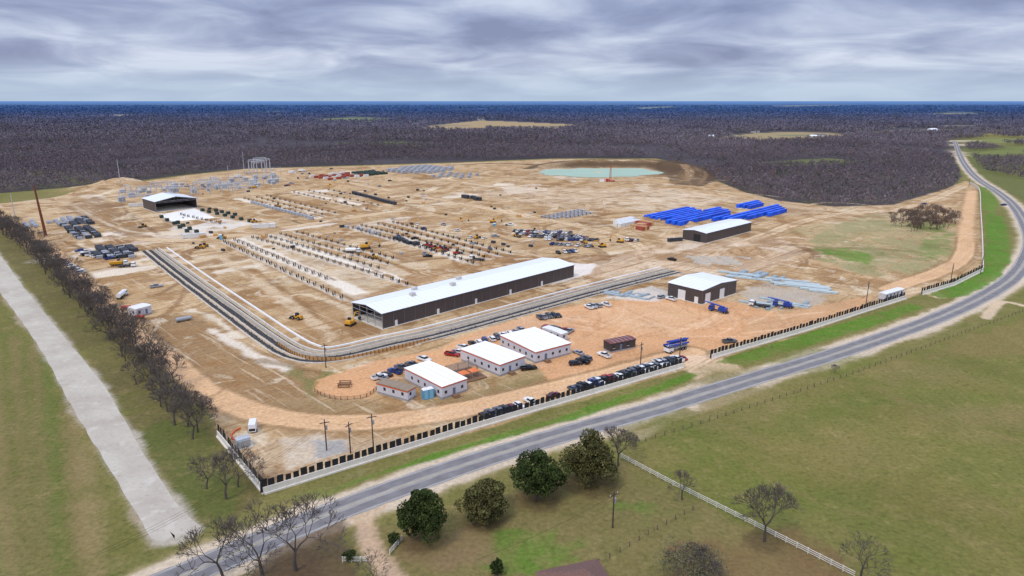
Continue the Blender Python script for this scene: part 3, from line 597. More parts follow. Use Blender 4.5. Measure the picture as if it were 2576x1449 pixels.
# ---------- trees ----------
bark=mat('grey_brown_bark',(84,76,70),.95,.25,1.5); twig=mat('bare_twigs',(92,83,76),.95,.25,.5); 
def segmesh(name,S,m):
    P0=np.array([s[0] for s in S]);P1=np.array([s[1] for s in S]);r0=np.array([s[2] for s in S])[:,None];r1=np.array([s[3] for s in S])[:,None]
    d=P1-P0; d/=np.linalg.norm(d,axis=1,keepdims=True)+1e-9; ref=np.where(np.abs(d[:,2:3])<.9,[[0,0,1.]],[[1.,0,0]]); a=np.cross(d,ref); a/=np.linalg.norm(a,axis=1,keepdims=True)+1e-9; b=np.cross(d,a); n=len(S);V=np.zeros((n,6,3))
    for k in range(3):
        t=2*math.pi*k/3; off=a*math.cos(t)+b*math.sin(t); V[:,k]=P0+off*r0; V[:,3+k]=P1+off*r1
    base=(np.arange(n)*6)[:,None]; F=np.concatenate([base+np.array([[k,(k+1)%3,3+(k+1)%3,3+k]]) for k in range(3)])
    return npmesh(name,V.reshape(-1,3),F,[m])
def bare(seed,H,spread=.75,lev=6,mr=.03,tw=None):
    rr=random.Random(seed);TS=[];CS=[]
    def gr(p,d,l,r,k):
        q=p
        for j in range(2):
            d=(d+Vector((rr.gauss(0,.13),rr.gauss(0,.13),rr.gauss(.03,.08)))).normalized(); e=q+d*l/2; r1=max(mr*.6,r*.82)
            (TS if k<2 else CS).append((tuple(q),tuple(e),max(r,mr),max(r1,mr))); q=e;r=r1
            if k>=2 and rr.random()<.6:
                dd=(d+Vector((rr.gauss(0,.7),rr.gauss(0,.7),rr.gauss(.1,.4)))).normalized(); CS.append((tuple(q),tuple(q+dd*l*.5),mr,mr*.6))
        if k>=lev: return
        n=rr.choice([2,3,3]) if k else rr.choice([3,4,5]); ph=rr.random()*6.28
        for i in range(n):
            an=ph+i*6.28/n+rr.gauss(0,.3); s_=spread*(1.0 if k==0 else rr.uniform(.5,.95)); ax=d.cross(Vector((0,0,1))); ax=ax.normalized() if ax.length>.05 else Vector((1,0,0)); by=d.cross(ax)
            nd=(d+ (ax*math.cos(an)+by*math.sin(an))*s_+Vector((0,0,.08))).normalized(); gr(q,nd,l*rr.uniform(.66,.85),r*.66,k+1)
    gr(Vector((0,0,0)),Vector((0,0,1)),H*.22,H*.03,0)
    zm=max(s[1][2] for s in CS); f=H/zm
    sc=lambda S:[(tuple(np.array(a)*f),tuple(np.array(b)*f),c,e) for a,b,c,e in S]
    return ('tree',None,[('trunk',segmesh('trunk',sc(TS),bark),(0,0,0),None),('crown',segmesh('crown',sc(CS),tw or twig),(0,0,0),None)])
BIG=[bare(100+i,14,.8,6,.042) for i in range(4)]
MED=[bare(200+i,11,.8,5,.05,mat('dense_twigs',(94,85,78),.95,.25,.4)) for i in range(5)]
THK=[bare(300+i,10,.85,5,.055,mat('reddish_twigs',(110,92,82),.95,.25,.4)) for i in range(3)]
leafm=[]
for nm,c in (('dark_oak_leaves',(58,70,32)),('olive_cedar_leaves',(86,84,48))): leafm.append(mat(nm,c,.8,.55,.45,spec=.2))
def leafy(seed,H,rad,m,n=9000,ls=.3):
    rs=np.random.RandomState(seed); k=46; cc=rs.normal(size=(k,3)); cc/=np.linalg.norm(cc,axis=1,keepdims=True); cc*=rs.uniform(.35,.86,(k,1)); cc[:,2]=cc[:,2]*.95
    cr=rs.uniform(.2,.36,k); ci=rs.randint(0,k,n); dv=rs.normal(size=(n,3)); dv/=np.linalg.norm(dv,axis=1,keepdims=True)
    P=cc[ci]+dv*(cr[ci]*rs.uniform(.75,1.08,n))[:,None]; P[:,0]*=rad;P[:,1]*=rad;P[:,2]=P[:,2]*(H*.46)+H*.53
    taper=np.clip(1.15-.5*(P[:,2]/H),.3,1.1); P[:,0]*=taper;P[:,1]*=taper; P=P[P[:,2]>.5]; n=len(P)
    a=rs.normal(size=(n,3));a/=np.linalg.norm(a,axis=1,keepdims=True);b=rs.normal(size=(n,3));b=np.cross(a,b);b/=np.linalg.norm(b,axis=1,keepdims=True); s_=rs.uniform(.6,1.3,(n,1))*ls
    V=np.stack([P-a*s_,P+b*s_*.7,P+a*s_,P-b*s_*.7],1).reshape(-1,3); F=np.arange(4*n).reshape(-1,4)
    tr=MB().cyl((0,0,0),(.1,.1,H*.4),.35,.22,8).cyl((.1,.1,H*.4),(.8,.3,H*.7),.2,.08,6).cyl((.1,.1,H*.35),(-.9,-.4,H*.65),.2,.08,6)
    return ('tree',None,[('trunk',tr.mesh('trunk',[bark]),(0,0,0),None),('crown',npmesh('crown',V,F,[m]),(0,0,0),None)])
GL='dense dark green evergreen oak on grass beside the road'
for i,(u,v,H,rad,mi) in enumerate([(1070,1358,12.5,6.4,0),(1218,1305,9.5,6.6,1),(1352,1258,13.5,7.4,0),(1482,1218,14,7.8,1)]):
    spawn(leafy(10+i,H,rad,leafm[mi],12000,.27),g(u,v),R.random()*6,GL if mi==0 else 'broad olive green cedar tree on grass beside the road','tree','evergreen trees along the road')
spawn(leafy(20,4,1.4,leafm[0],1500,.22),g(1250,1447),0,'small dark conical shrub in yard','shrub'); spawn(leafy(21,2.6,1.6,leafm[0],1200,.2),g(992,1368),0,'round clipped dark green shrub','shrub'); spawn(leafy(22,2.4,1.6,leafm[0],1200,.2),g(880,1408),0,'round clipped dark green shrub','shrub')
bt=bare(77,9,1.15,6,.035); lf_=leafy(23,9.3,9,mat('greyish_olive_leaves',(104,102,72),.9,.35,.5),4800,.16)
spawn(('tree',None,bt[2]+[('foliage',lf_[2][1][1],(0,0,0),None)]),g(1735,1475),0,'large sparse grey green tree beside a house','tree')
for i,(u,v,H) in enumerate([(745,1435,16.5),(660,1448,15),(560,1452,13),(1555,1172,10.5),(570,1255,13),(600,1225,10),(485,1105,12.5),(1922,1362,12.5),(1716,1258,8),(2165,1452,9),(520,1230,9),(2100,938,3),(1940,880,1.5),(940,1470,7)]):
    spawn(BIG[i%4],g(u,v),R.random()*6,'bare grey branched oak tree standing on grass','tree','bare winter trees',sc=H/14)
n_=0
for p,a in along(smooth(pg([(-60,540),(0,572),(60,617),(110,660),(170,722),(240,795),(300,858),(350,915),(400,975),(445,1040),(480,1095)]),6),5.6):
    for k in range(2):
        q=p+Vector((R.uniform(-5,5),R.uniform(-3,3))); n_+=1
        if R.random()<.1: continue
        spawn(MED[n_%5],q,R.random()*6,'bare dark twiggy oak tree in dense row','tree','row of bare trees along the lane',sc=R.uniform(.7,1.2))
for i in range(80):
    u=2325+R.uniform(-88,88); v=560+R.uniform(-24,24)
    if abs(u-2325)/92+abs(v-560)/32>1.15: continue
    spawn(THK[i%3],g(u,v),R.random()*6,'bare reddish brown thicket tree in field','tree','thicket of bare trees',sc=R.uniform(.6,.95))
# forest mass
rs=np.random.RandomState(3)
D=[];d0=560.
while d0<9000:
    s_=max(7.6,d0/135.); half=d0*.86+60; nn=int(2*half/s_); x=(np.arange(nn)+rs.rand(nn))*s_-half; D.append(np.stack([x,d0+rs.rand(nn)*s_,np.full(nn,s_)],1)); d0+=s_
D=np.concatenate(D); x,y,s_=D.T
k=inside(x,y,FP)|((x>g(2440,430).x)&(y>620)&(vn(x,y,90,3)>.5)&(x>(y-640)*.05+g(2470,470).x+14))
for P in FZ: k&=~inside(x,y,P)
for P in RF: k&=~inside(x,y,P)
k&=~inside(x,y,ring(1.5))
k&=~((vn(x,y,160,5)>.8)&(rs.rand(len(x))<.9))
lf=inside(x,y,pg([(-100,450),(80,430),(220,436),(300,452),(150,468),(-100,480)])); k&=~(lf&(rs.rand(len(x))<.45))
mid=(x>g(1900,450).x)&(y<1150); k&=~(mid&(rs.rand(len(x))<.3))
rd=segd(x,y,[tuple(p) for p in RP],False); k&=rd>16
D=D[k]
def forest(D,m_,ts,name):
    x,y,s_=D.T; n=len(D); TV=[]
    for t in range(6):
        d_=rs.normal(size=(m_,3)); d_/=np.linalg.norm(d_,axis=1,keepdims=True); d_[:,2]=np.abs(d_[:,2]); P=d_*rs.uniform(.5,1,(m_,1))*np.array([5.0,5.0,6.2])+np.array([0,0,3.4]); a=rs.normal(size=(m_,3,3))*np.array([ts,ts,ts*1.5]); TV.append((P[:,None]+a).reshape(-1,3))
    TV=np.array(TV); sel=rs.randint(0,6,n); th=rs.rand(n)*6.28; hs_=s_/8.5*rs.uniform(.8,1.2,n); vs=np.clip(s_/8.5,1,1.5)*rs.uniform(.7,1.2,n)
    B=TV[sel]; c_,q_=np.cos(th)[:,None],np.sin(th)[:,None]
    X=(B[...,0]*c_-B[...,1]*q_)*hs_[:,None]+x[:,None]; Y=(B[...,0]*q_+B[...,1]*c_)*hs_[:,None]+y[:,None]; Zz=np.maximum(B[...,2]*vs[:,None],0)
    V=np.stack([X,Y,Zz],-1).reshape(-1,3); F=np.arange(len(V)).reshape(-1,3)
    f=sst((y-750)/4500.)[:,None]; base=np.array(s2l((116,106,110)))*(1-f)+np.array(s2l((68,92,132)))*f; vf=sst((y-4000)/5000.)[:,None]; base=base*(1-vf)+np.array(s2l((78,110,152)))*vf  # tree colours turn blue with distance, painting in the aerial haze
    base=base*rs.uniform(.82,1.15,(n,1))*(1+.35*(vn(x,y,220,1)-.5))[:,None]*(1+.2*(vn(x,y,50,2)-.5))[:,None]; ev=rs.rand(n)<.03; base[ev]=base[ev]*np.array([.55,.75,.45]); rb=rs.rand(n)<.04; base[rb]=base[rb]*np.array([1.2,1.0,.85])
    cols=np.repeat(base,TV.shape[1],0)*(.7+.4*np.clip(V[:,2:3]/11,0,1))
    return V,F,cols
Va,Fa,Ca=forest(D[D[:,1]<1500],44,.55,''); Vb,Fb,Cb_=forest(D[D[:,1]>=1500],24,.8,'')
fm=bpy.data.materials.new('winter_woodland'); fm.use_nodes=True; b=fm.node_tree.nodes['Principled BSDF']; b.inputs['Roughness'].default_value=.95; b.inputs['Specular IOR Level'].default_value=.03
at=fm.node_tree.nodes.new('ShaderNodeAttribute'); at.attribute_name='Col'; fm.node_tree.links.new(at.outputs['Color'],b.inputs['Base Color'])
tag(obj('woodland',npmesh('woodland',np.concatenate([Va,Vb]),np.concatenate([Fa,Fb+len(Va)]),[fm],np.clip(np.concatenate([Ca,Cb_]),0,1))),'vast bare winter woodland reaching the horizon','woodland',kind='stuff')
# ---------- poles ----------
pole=mat('pole_wood',(74,62,54),.9,.2,2)
def poleproto(H,arm=True,tr=False):
    P=[('post',MB().cyl((0,0,0),(0,0,H),.19,.13,8).mesh('post',[pole]),(0,0,0),None)]
    if arm: P.append(('crossarm',MB().box(-1.3,1.3,-.08,.08,H-1,H-.82).mesh('crossarm',[pole]),(0,0,0),None))
    for x in (-1.1,0,1.1):
        if arm: P.append(('insulator',MB().cyl((x,0,H-.82),(x,0,H-.5),.07,.05,6).mesh('insulator',[white]),(0,0,0),None))
    if tr: P.append(('transformer',MB().cyl((.35,0,H-3),(.35,0,H-1.8),.28,None,8).mesh('transformer',[steel]),(0,0,0),None))
    return ('utility_pole',None,P)
pp=poleproto(11,True,True);pq=poleproto(9,True,True);pr_=poleproto(11,False)
PO=[(940,1137,pp),(882,1140,pq),(822,1133,pq),(1541,1328,pq),(1709,908,pq),(1611,922,pq),(2178,768,pp),(2390,716,pp),(2466,690,pr_),(820,925,pq),(2437,470,pq)]
for u,v,q in PO: spawn(q,g(u,v),math.radians(R.uniform(20,60)),'wooden utility pole with crossarm and transformer' if q is not pr_ else 'plain wooden pole beside the wall','utility pole','utility poles')
cab=mat('black_cable',(30,30,32),.6,0)
def wire(p,q,z0,z1,sag=1):
    mb=MB();L=[]
    for i in range(13):
        t=i/12; L.append((p.x+(q.x-p.x)*t,p.y+(q.y-p.y)*t,z0+(z1-z0)*t-sag*4*t*(1-t)))
    for a,b in zip(L,L[1:]): mb.cyl(a,b,.025,None,3)
    tag(obj('power_line',mb.mesh('power_line',[cab])),'thin sagging overhead power cable','cable','overhead cables')
wire(g(940,1137),g(882,1140),10.3,8.3,.3);wire(g(882,1140),g(822,1133),8.3,8.3,.3)
for k in range(3): wire(g(822,1133)+Vector((k*.8,0)),g(250,1500)+Vector((k*1.2,0)),8.3,9,2)
wire(g(1541,1328),g(1200,1500),8.3,8,1);wire(g(1541,1328),g(1350,1210),8.3,8,1)
rust=mat('rusty_steel',(112,62,40),.8,.2,.5)
def mast(u,v,H,m,r,label,lean=0):
    p=g(u,v); o=tag(obj('steel_mast',MB().cyl((0,0,0),(0,0,H),r,r*.55,12).cyl((0,0,0),(0,0,.4),r*1.5,None,12).mesh('steel_mast',[m]),(p.x,p.y,0)),label,'mast')
    o.rotation_euler=(0,math.radians(lean),0)
mast(115,592,34,rust,.95,'tall rust brown steel monopole on bare dirt',-3)
mst=mat('pale_mast_steel',(176,180,186),.5,.08)
for u,v,H in [(305,474,30),(38,548,19),(615,436,26),(577,462,20),(662,452,22),(498,502,19),(392,492,13),(443,480,12),(707,448,13),(470,470,11),(602,452,11),(540,474,12)]: mast(u,v,H,mst,.36,'slender grey steel lightning mast in substation')
# ---------- substation ----------
def gantry(L,H,w=1.2):
    P=[]
    for x in (0,L):
        q=MB().beam((x,-w,0),(x,0,H),.34).beam((x,w,0),(x,0,H),.34)
        for z in (.25,.5,.75): q.beam((x,-w*(1-z),H*z),(x,w*(1-z),H*z),.16)
        P.append(('leg',q.mesh('leg',[mst]),(0,0,0),None))
    q=MB().beam((0,0,H),(L,0,H),.36).beam((0,0,H-1.2),(L,0,H-1.2),.26)
    k=int(L/2)
    for i in range(k): q.beam((L*i/k,0,H if i%2 else H-1.2),(L*(i+1)/k,0,H-1.2 if i%2 else H),.15)
    P.append(('crossbeam',q.mesh('crossbeam',[mst]),(0,0,0),None))
    for i in range(1,4): P.append(('insulator',MB().cyl((L*i/4,0,H-1.2),(L*i/4,0,H-2.6),.2,.14,6).mesh('insulator',[white]),(0,0,0),None))
    return ('substation_gantry',None,P)
GA=gantry(13,15);GB=gantry(18,6.5);gy=mat('transformer_grey',(176,180,184),.5,.1)
for u,v in [(628,442),(648,440),(636,447),(640,436)]: spawn(GA,g(u,v),math.radians(R.choice([45,40])),'tall grey steel substation gantry','gantry','substation gantries',sc=1.25)
for u,v in [(300,500),(345,492),(395,486),(440,480),(485,480),(520,476),(555,470),(480,492),(530,488),(590,474),(610,462),(330,485),(560,490),(380,478),(640,455),(420,492),(500,470),(310,510),(575,482),(625,468)]: spawn(GB,g(u,v),math.radians(R.choice([45,135,20])),'low grey steel busbar gantry in substation','gantry','substation gantries',sc=R.uniform(.9,1.4))
tf=('transformer',None,[('tank',MB().box(-2.2,2.2,-1.4,1.4,.3,3.2).mesh('tank',[gy]),(0,0,0),None)]+[('radiator',MB().box(-1.8,1.8,min(s*1.45,s*2.1),max(s*1.45,s*2.1),.6,2.8).mesh('radiator',[steel]),(0,0,0),None) for s in (-1,1)]+[('bushing',MB().cyl((x,0,3.2),(x,0,5),.18,.1,6).mesh('bushing',[white]),(0,0,0),None) for x in (-1.4,0,1.4)]+[('plinth',MB().box(-2.8,2.8,-2.4,2.4,0,.29).mesh('plinth',[slab]),(0,0,0),None)])
for i in range(44):
    u=R.uniform(300,700); v=500-(u-300)*.11+R.uniform(-16,12)
    spawn(tf,g(u,v),math.radians(45),'grey substation transformer with white bushings','transformer','substation transformers',sc=R.uniform(.7,1.5))
spawn(tf,g(612,1122),math.radians(35),'grey pad mounted transformer at the site corner','transformer',sc=.8)
# ---------- vehicles ----------
tyre=mat('black_tyre',(26,26,28),.9,.1); lamp=mat('headlight_glass',(220,220,210),.2,0); tail=mat('tail_light_red',(140,20,18),.3,0); hub=mat('wheel_hub',(150,150,152),.4,.1)
PAINT={'white':(224,224,222),'black':(24,24,28),'silver':(150,154,160),'grey':(84,88,94),'red':(150,24,26),'blue':(32,58,120),'yellow':(214,180,40),'maroon':(96,28,34)}
PW=['white']*7+['black']*6+['silver']*3+['grey']*3+['red']*2+['blue']*2+['maroon']
def wheelmesh(r,w): return MB().cyl((0,-w/2,0),(0,w/2,0),r,None,12,0).cyl((0,-w/2-.01,0),(0,w/2+.01,0),r*.5,None,8,1).mesh('wheel',[tyre,hub])
CARS={}
def car(kind,col,lod):
    key=(kind,col,lod)
    if key in CARS: return CARS[key]
    pm=mat('car_paint_'+col,PAINT[col],.3,.03); B=MB();G=MB()
    if kind=='pickup':
        B.fr((-2.85,2.85,-.98,.98,.45),(-2.85,2.8,-.98,.98,.98)).fr((.9,2.8,-.95,.95,.98),(1.0,2.65,-.85,.85,1.15)).box(-2.85,-2.75,-.98,.98,.98,1.32).box(-2.75,-.95,-.98,-.9,.98,1.32).box(-2.75,-.95,.9,.98,.98,1.32); B.fr((-1,-.95+2.3,-.94,.94,.98),(-.95,1.2,-.92,.92,1.16)); B.fr((-.75,.7,-.74,.74,1.78),(-.7,.6,-.68,.68,1.84)); G.fr((-.95,1.25,-.9,.9,1.16),(-.75,.65,-.74,.74,1.78)).box(-2.74,-1.01,-.89,.89,.985,1.0); wx=1.85
    elif kind=='suv':
        B.fr((-2.4,2.4,-.95,.95,.4),(-2.4,2.35,-.93,.93,.95)).fr((-2.4,2.3,-.93,.93,.95),(-2.35,2.1,-.85,.85,1.08)).fr((-2.1,.55,-.72,.72,1.68),(-2,.45,-.66,.66,1.75)); G.fr((-2.3,1.15,-.86,.86,1.08),(-2.1,.5,-.72,.72,1.68)); wx=1.5
    else:
        B.fr((-2.3,2.3,-.9,.9,.32),(-2.3,2.25,-.89,.89,.76)).fr((-2.3,2.2,-.89,.89,.76),(-2.15,1.9,-.8,.8,.93)).fr((-1.15,.35,-.64,.64,1.38),(-1.05,.25,-.58,.58,1.44)); G.fr((-1.75,1.05,-.79,.79,.93),(-1.15,.35,-.65,.65,1.38)); wx=1.4
    wr=.42 if kind=='pickup' else .35; nm={'pickup':'pickup_truck','suv':'parked_suv','sedan':'parked_car'}[kind]
    if lod:
        n0=len(B.v); B.v+=G.v; B.f+=[tuple(i+n0 for i in f) for f in G.f]; B.m+=[1]*len(G.f)
        for x in (-wx,wx):
            for y in (-.82,.82): B.cyl((x,y-.12,wr),(x,y+.12,wr),wr,None,8,2)
        P=(nm,B.mesh(nm,[pm,glass,tyre]),[])
    else:
        P=[('body',B.mesh('body',[pm]),(0,0,0),None),('windows',G.mesh('windows',[glass]),(0,0,0),None)]; wm=wheelmesh(wr,.24)
        for x in (-wx,wx):
            for y in (-.84,.84): P.append(('wheel',wm,(x,y,wr),None))
        X=2.85 if kind=='pickup' else 2.36
        for y in (-.7,.7): P.append(('headlight',MB().box(X-.08,X+.03,y-.15,y+.15,.62,.8).mesh('headlight',[lamp]),(0,0,0),None)); P.append(('tail_light',MB().box(-X-.03,-X+.08,y-.12,y+.12,.62,.8).mesh('tail_light',[tail]),(0,0,0),None))
        P=(nm,None,P)
    CARS[key]=P; return P
def putcar(p,a,lod=0,kind=None,col=None,grp='parked cars on the site'):
    kind=kind or R.choice(['pickup','pickup','pickup','suv','sedan']); col=col or R.choice(PW); k={'pickup':'pickup truck','suv':'sport utility vehicle','sedan':'sedan car'}[kind]
    spawn(car(kind,col,lod),p,a+R.gauss(0,.04),f'{col} {k} parked on bare dirt','truck' if kind=='pickup' else 'car',grp)
def carrow(a,b,n,rot=90,lod=0,**kw):
    A,B=g(*a),g(*b); th=math.atan2((B-A).y,(B-A).x)+math.radians(rot)
    for i in range(n):
        if R.random()<.06: continue
        putcar(A.lerp(B,(i+.5)/n)+Vector((R.gauss(0,.15),R.gauss(0,.25))),th+(math.pi if R.random()<.25 else 0),lod,**kw)
carrow((1435,984),(1718,902),24); carrow((1195,1058),(1345,1012),9)
carrow((1030,925),(1075,905),3);carrow((945,958),(1020,925),4)
for u,v,c in [(1138,895,'red'),(1155,890,'white'),(1168,878,'white')]: putcar(g(u,v),math.radians(-20),kind='pickup',col=c)
carrow((1180,872),(1320,832),9,70);carrow((1350,802),(1412,795),5);carrow((1365,825),(1440,838),5);carrow((1475,776),(1530,768),5)
for u,v,c,k_ in [(1330,930,'black','pickup'),(1448,918,'black','suv'),(1466,912,'black','pickup'),(1455,890,'silver','sedan'),(1475,905,'grey','suv'),(1520,897,'white','pickup'),(1392,997,'maroon','sedan'),(1835,862,'grey','pickup'),(1688,755,'white','pickup'),(1665,750,'silver','suv'),(393,723,'silver','pickup'),(2525,517,'blue','pickup'),(2325,514,'blue','sedan'),(955,952,'white','pickup'),(1690,655,'black','pickup'),(1065,494,'white','pickup')]: putcar(g(u,v),math.radians(R.choice([35,125,15])),kind=k_,col=c)
for a,b,n in [((1290,583),(1440,587),17),((1300,590),(1465,597),18),((1330,596),(1480,601),15),((1370,603),(1508,606),14),((1385,615),(1490,622),10),((1450,633),(1400,638),6),((195,632),(300,650),12),((205,640),(290,655),9),((150,655),(210,690),7),((1570,606),(1605,608),3)]: carrow(a,b,n,80,1,grp='rows of workers cars in the dirt lot')
for i in range(30):
    u=R.uniform(620,1000);v=R.uniform(425,470); putcar(g(u,v),R.uniform(0,3.1),1,grp='vehicles scattered at the far end of the site')
for i in range(16): putcar(g(R.uniform(1000,1300),R.uniform(560,650)),R.uniform(0,3.1),1)
yl=mat('machine_yellow',(206,150,36),.5,.12,1); bl=mat('machine_blue',(30,62,150),.4,.1); redm=mat('machine_red',(176,44,30),.5,.1); gm2=mat('track_steel',(50,46,44),.8,.2)
def excav(body=yl):
    P=[('track',MB().prism([(-2,.1),(2,.1),(2.4,.5),(2,.95),(-2,.95),(-2.4,.5)],y,y+.6,'y').mesh('track',[gm2]),(0,0,0),None) for y in (-1.5,.9)]
    P.append(('body',MB().fr((-2.3,1.2,-1.4,1.4,1.1),(-2.2,1.2,-1.3,1.3,2.1)).fr((-2.2,-.8,-1.2,1.2,2.1),(-2,-1,-1,1,2.5)).cyl((0,0,.9),(0,0,1.1),.9,None,12).mesh('body',[body]),(0,0,0),None))
    P.append(('cab',MB().fr((0,1.4,.4,1.4,2.1),(.1,1.1,.5,1.3,3.1)).mesh('cab',[glass]),(0,0,0),None))
    P.append(('boom',MB().beam((1,-.2,1.8),(3.6,-.2,4.6),.4).beam((3.6,-.2,4.6),(6,-.2,4.2),.35).mesh('boom',[body]),(0,0,0),None))
    P.append(('arm',MB().beam((6,-.2,4.3),(6.8,-.2,1.6),.28).mesh('arm',[body]),(0,0,0),None))
    P.append(('bucket',MB().prism([(6.2,1.6),(7.1,1.7),(7,.8),(6.4,.4),(5.9,.9)],-.7,.3,'y').mesh('bucket',[gm2]),(0,0,0),None))
    return ('excavator',None,P)
def loader(body=yl):
    wm=wheelmesh(.75,.5); P=[('wheel',wm,(x,y,.75),None) for x in (-1.5,1.6) for y in (-1,1)]
    P+= [('body',MB().fr((-2.6,-.4,-.8,.8,.7),(-2.5,-.4,-.7,.7,1.9)).box(-.4,1.8,-.6,.6,.7,1.4).mesh('body',[body]),(0,0,0),None),('cab',MB().fr((-.8,.6,-.65,.65,1.5),(-.6,.5,-.55,.55,2.9)).mesh('cab',[glass]),(0,0,0),None),('lift_arm',MB().beam((.8,-.5,1.5),(2.8,-.5,.7),.16).beam((.8,.5,1.5),(2.8,.5,.7),.16).mesh('lift_arm',[body]),(0,0,0),None),('bucket',MB().prism([(2.7,.2),(3.8,.2),(2.9,1.2)],-1.3,1.3,'y').mesh('bucket',[gm2]),(0,0,0),None)]
    return ('wheel_loader',None,P)
def truck(kind,cabm=white,loadm=white):
    wm=wheelmesh(.5,.45); P=[('wheel',wm,(x,y,.5),None) for x in (3.4,-2,-3.3) for y in (-1,1)]
    P.append(('chassis',MB().box(-4.5,4.2,-.5,.5,.6,.95).mesh('chassis',[gm2]),(0,0,0),None)); P.append(('cab',MB().fr((2.4,4.5,-1.2,1.2,.7),(2.4,4.4,-1.2,1.2,1.9)).fr((2.4,4.3,-1.15,1.15,2.4),(2.5,4,-1,1,2.8)).mesh('cab',[cabm]),(0,0,0),None)); P.append(('windshield',MB().fr((2.5,4.4,-1.17,1.17,1.9),(2.5,4.3,-1.14,1.14,2.4)).mesh('windshield',[glass]),(0,0,0),None))
    if kind=='tank': P.append(('tank',MB().cyl((-4.4,0,2.0),(2,0,2.0),1.1,None,14).mesh('tank',[loadm]),(0,0,0),None))
    if kind=='dump': P.append(('dump_bed',MB().fr((-4.4,1.8,-1.1,1.1,1.1),(-4.7,2,-1.3,1.3,2.5)).mesh('dump_bed',[loadm]),(0,0,0),None))
    if kind=='flat': P.append(('flatbed',MB().box(-4.6,2,-1.25,1.25,1,1.2).box(1.7,2,-1.2,1.2,1.2,2.3).mesh('flatbed',[loadm]),(0,0,0),None))
    if kind=='box': P.append(('cargo_box',MB().box(-4.6,2.1,-1.25,1.25,1,3.4).mesh('cargo_box',[loadm]),(0,0,0),None))
    if kind=='pump':
        for i,(y,z) in enumerate(((-.9,2.3),(0,2.7),(.9,2.3),(-.4,3.3),(.5,3.5))): P.append(('boom_section',MB().beam((-4.9,y,z-.2),(4.9-i*.3,y,z+.35),.5).mesh('boom_section',[loadm]),(0,0,0),None))
        P.append(('deck',MB().box(-4.4,2.2,-.9,.9,1,1.6).mesh('deck',[mat('deck_grey',(150,152,156),.6,.1)]),(0,0,0),None)); P.append(('outrigger',MB().beam((1.8,-1.2,1),(3,-2.6,.3),.14).mesh('outrigger',[white]),(0,0,0),None)); P.append(('outrigger',MB().beam((-3,-1.2,1),(-4,-2.6,.3),.14).mesh('outrigger',[white]),(0,0,0),None))
    if kind=='crane':
        P.append(('superstructure',MB().box(-3.5,0,-1.2,1.2,1,2.4).mesh('superstructure',[loadm]),(0,0,0),None)); P.append(('boom',MB().beam((-2.5,0,2.7),(5.6,0,3.6),.5).beam((5,0,3.5),(7,0,3.8),.32).mesh('boom',[loadm]),(0,0,0),None))
    return ('truck',None,P)
EX=excav();LO=loader();LR=loader(redm)
for u,v,a,s_ in [(882,818,70,1),(920,626,20,1.3),(1157,558,0,1),(1515,622,200,1),(1560,610,160,1),(470,470,0,1),(830,470,40,1),(1240,560,10,1)]: spawn(EX,g(u,v),math.radians(a),'yellow tracked excavator with raised boom on dirt','excavator','yellow excavators',sc=s_)
for u,v in [(748,803),(505,625),(515,622),(1345,583),(1095,628),(700,520),(360,572),(1300,596),(1470,612),(300,664),(560,600),(640,560),(940,650),(1200,600)]: spawn(LO,g(u,v),R.random()*6,'yellow wheel loader on bare dirt','loader','yellow loaders')
for u,v in [(1085,624),(1108,628),(1122,632),(1150,640),(1075,620)]: spawn(LR,g(u,v),R.random()*6,'red and orange loader parked among equipment','loader','red loaders')
TK={k:truck(*k) for k in [('tank',white,white),('flat',white,gm2),('dump',white,yl),('box',white,white),('pump',white,bl),('crane',bl,bl)]}
for k,u,v,a,l in [(('pump',white,bl),1700,882,215,'white concrete pump truck with folded blue boom'),(('crane',bl,bl),1808,785,140,'blue mobile crane with lowered boom'),(('crane',bl,bl),1970,773,150,'blue mobile crane with lowered boom'),(('tank',white,white),308,748,100,'white tank trailer truck on dirt'),(('tank',white,white),888,636,0,'white water truck among pier rows'),(('box',white,white),735,436,10,'white box truck at far end of site'),(('box',white,white),600,447,30,'white box truck at far end of site'),(('flat',white,gm2),1200,655,160,'white flatbed truck on graded dirt'),(('flat',white,gm2),1590,607,190,'white flatbed truck beside workers lot'),(('dump',white,yl),300,668,20,'white dump truck with yellow bed'),(('flat',white,gm2),1910,772,150,'white flatbed trailer near steel pipes'),(('flat',white,gm2),320,672,10,'flatbed truck on dirt'),(('dump',white,yl),640,474,40,'dump truck beside substation'),(('box',white,white),760,432,0,'white box truck at far end of site')]: spawn(TK[k],g(u,v),math.radians(a),l,'truck',sc=1.15 if k[0]=='pump' else 1)
gen=('generator_trailer',None,[('housing',MB().fr((-2.2,2.2,-1,1,.6),(-2.1,2.1,-.95,.95,2.8)).mesh('housing',[white]),(0,0,0),None),('wheel',wheelmesh(.4,.25),(-1,-1.1,.4),None),('wheel',wheelmesh(.4,.25),(-1,1.1,.4),None),('tow_bar',MB().beam((2.1,0,.6),(3.6,0,.5),.1).mesh('tow_bar',[gm2]),(0,0,0),None),('grille',MB().box(-2.26,-2.19,-.8,.8,.9,1.6).mesh('grille',[dark]),(0,0,0),None)])
spawn(gen,g(637,1083),math.radians(105),'white towable generator trailer on dirt','generator')
hose=MB(); hp=[g(600,1112),g(585,1105),g(582,1095),g(592,1085),g(605,1078)]
for a,b in zip(hp,hp[1:]): hose.cyl((a.x,a.y,.25),(b.x,b.y,.25),.22,None,6)
tag(obj('hose',hose.mesh('hose',[mat('orange_hose',(210,92,50),.6,.05)])),'orange hose curved on dirt beside transformer','hose')
tk=('fuel_tank',None,[('tank',MB().cyl((-1.8,0,1.1),(1.8,0,1.1),.7,None,12).mesh('tank',[redm]),(0,0,0),None)]+[('saddle',MB().box(x-.15,x+.15,-.6,.6,0,.6).mesh('saddle',[gm2]),(0,0,0),None) for x in (-1,1)])
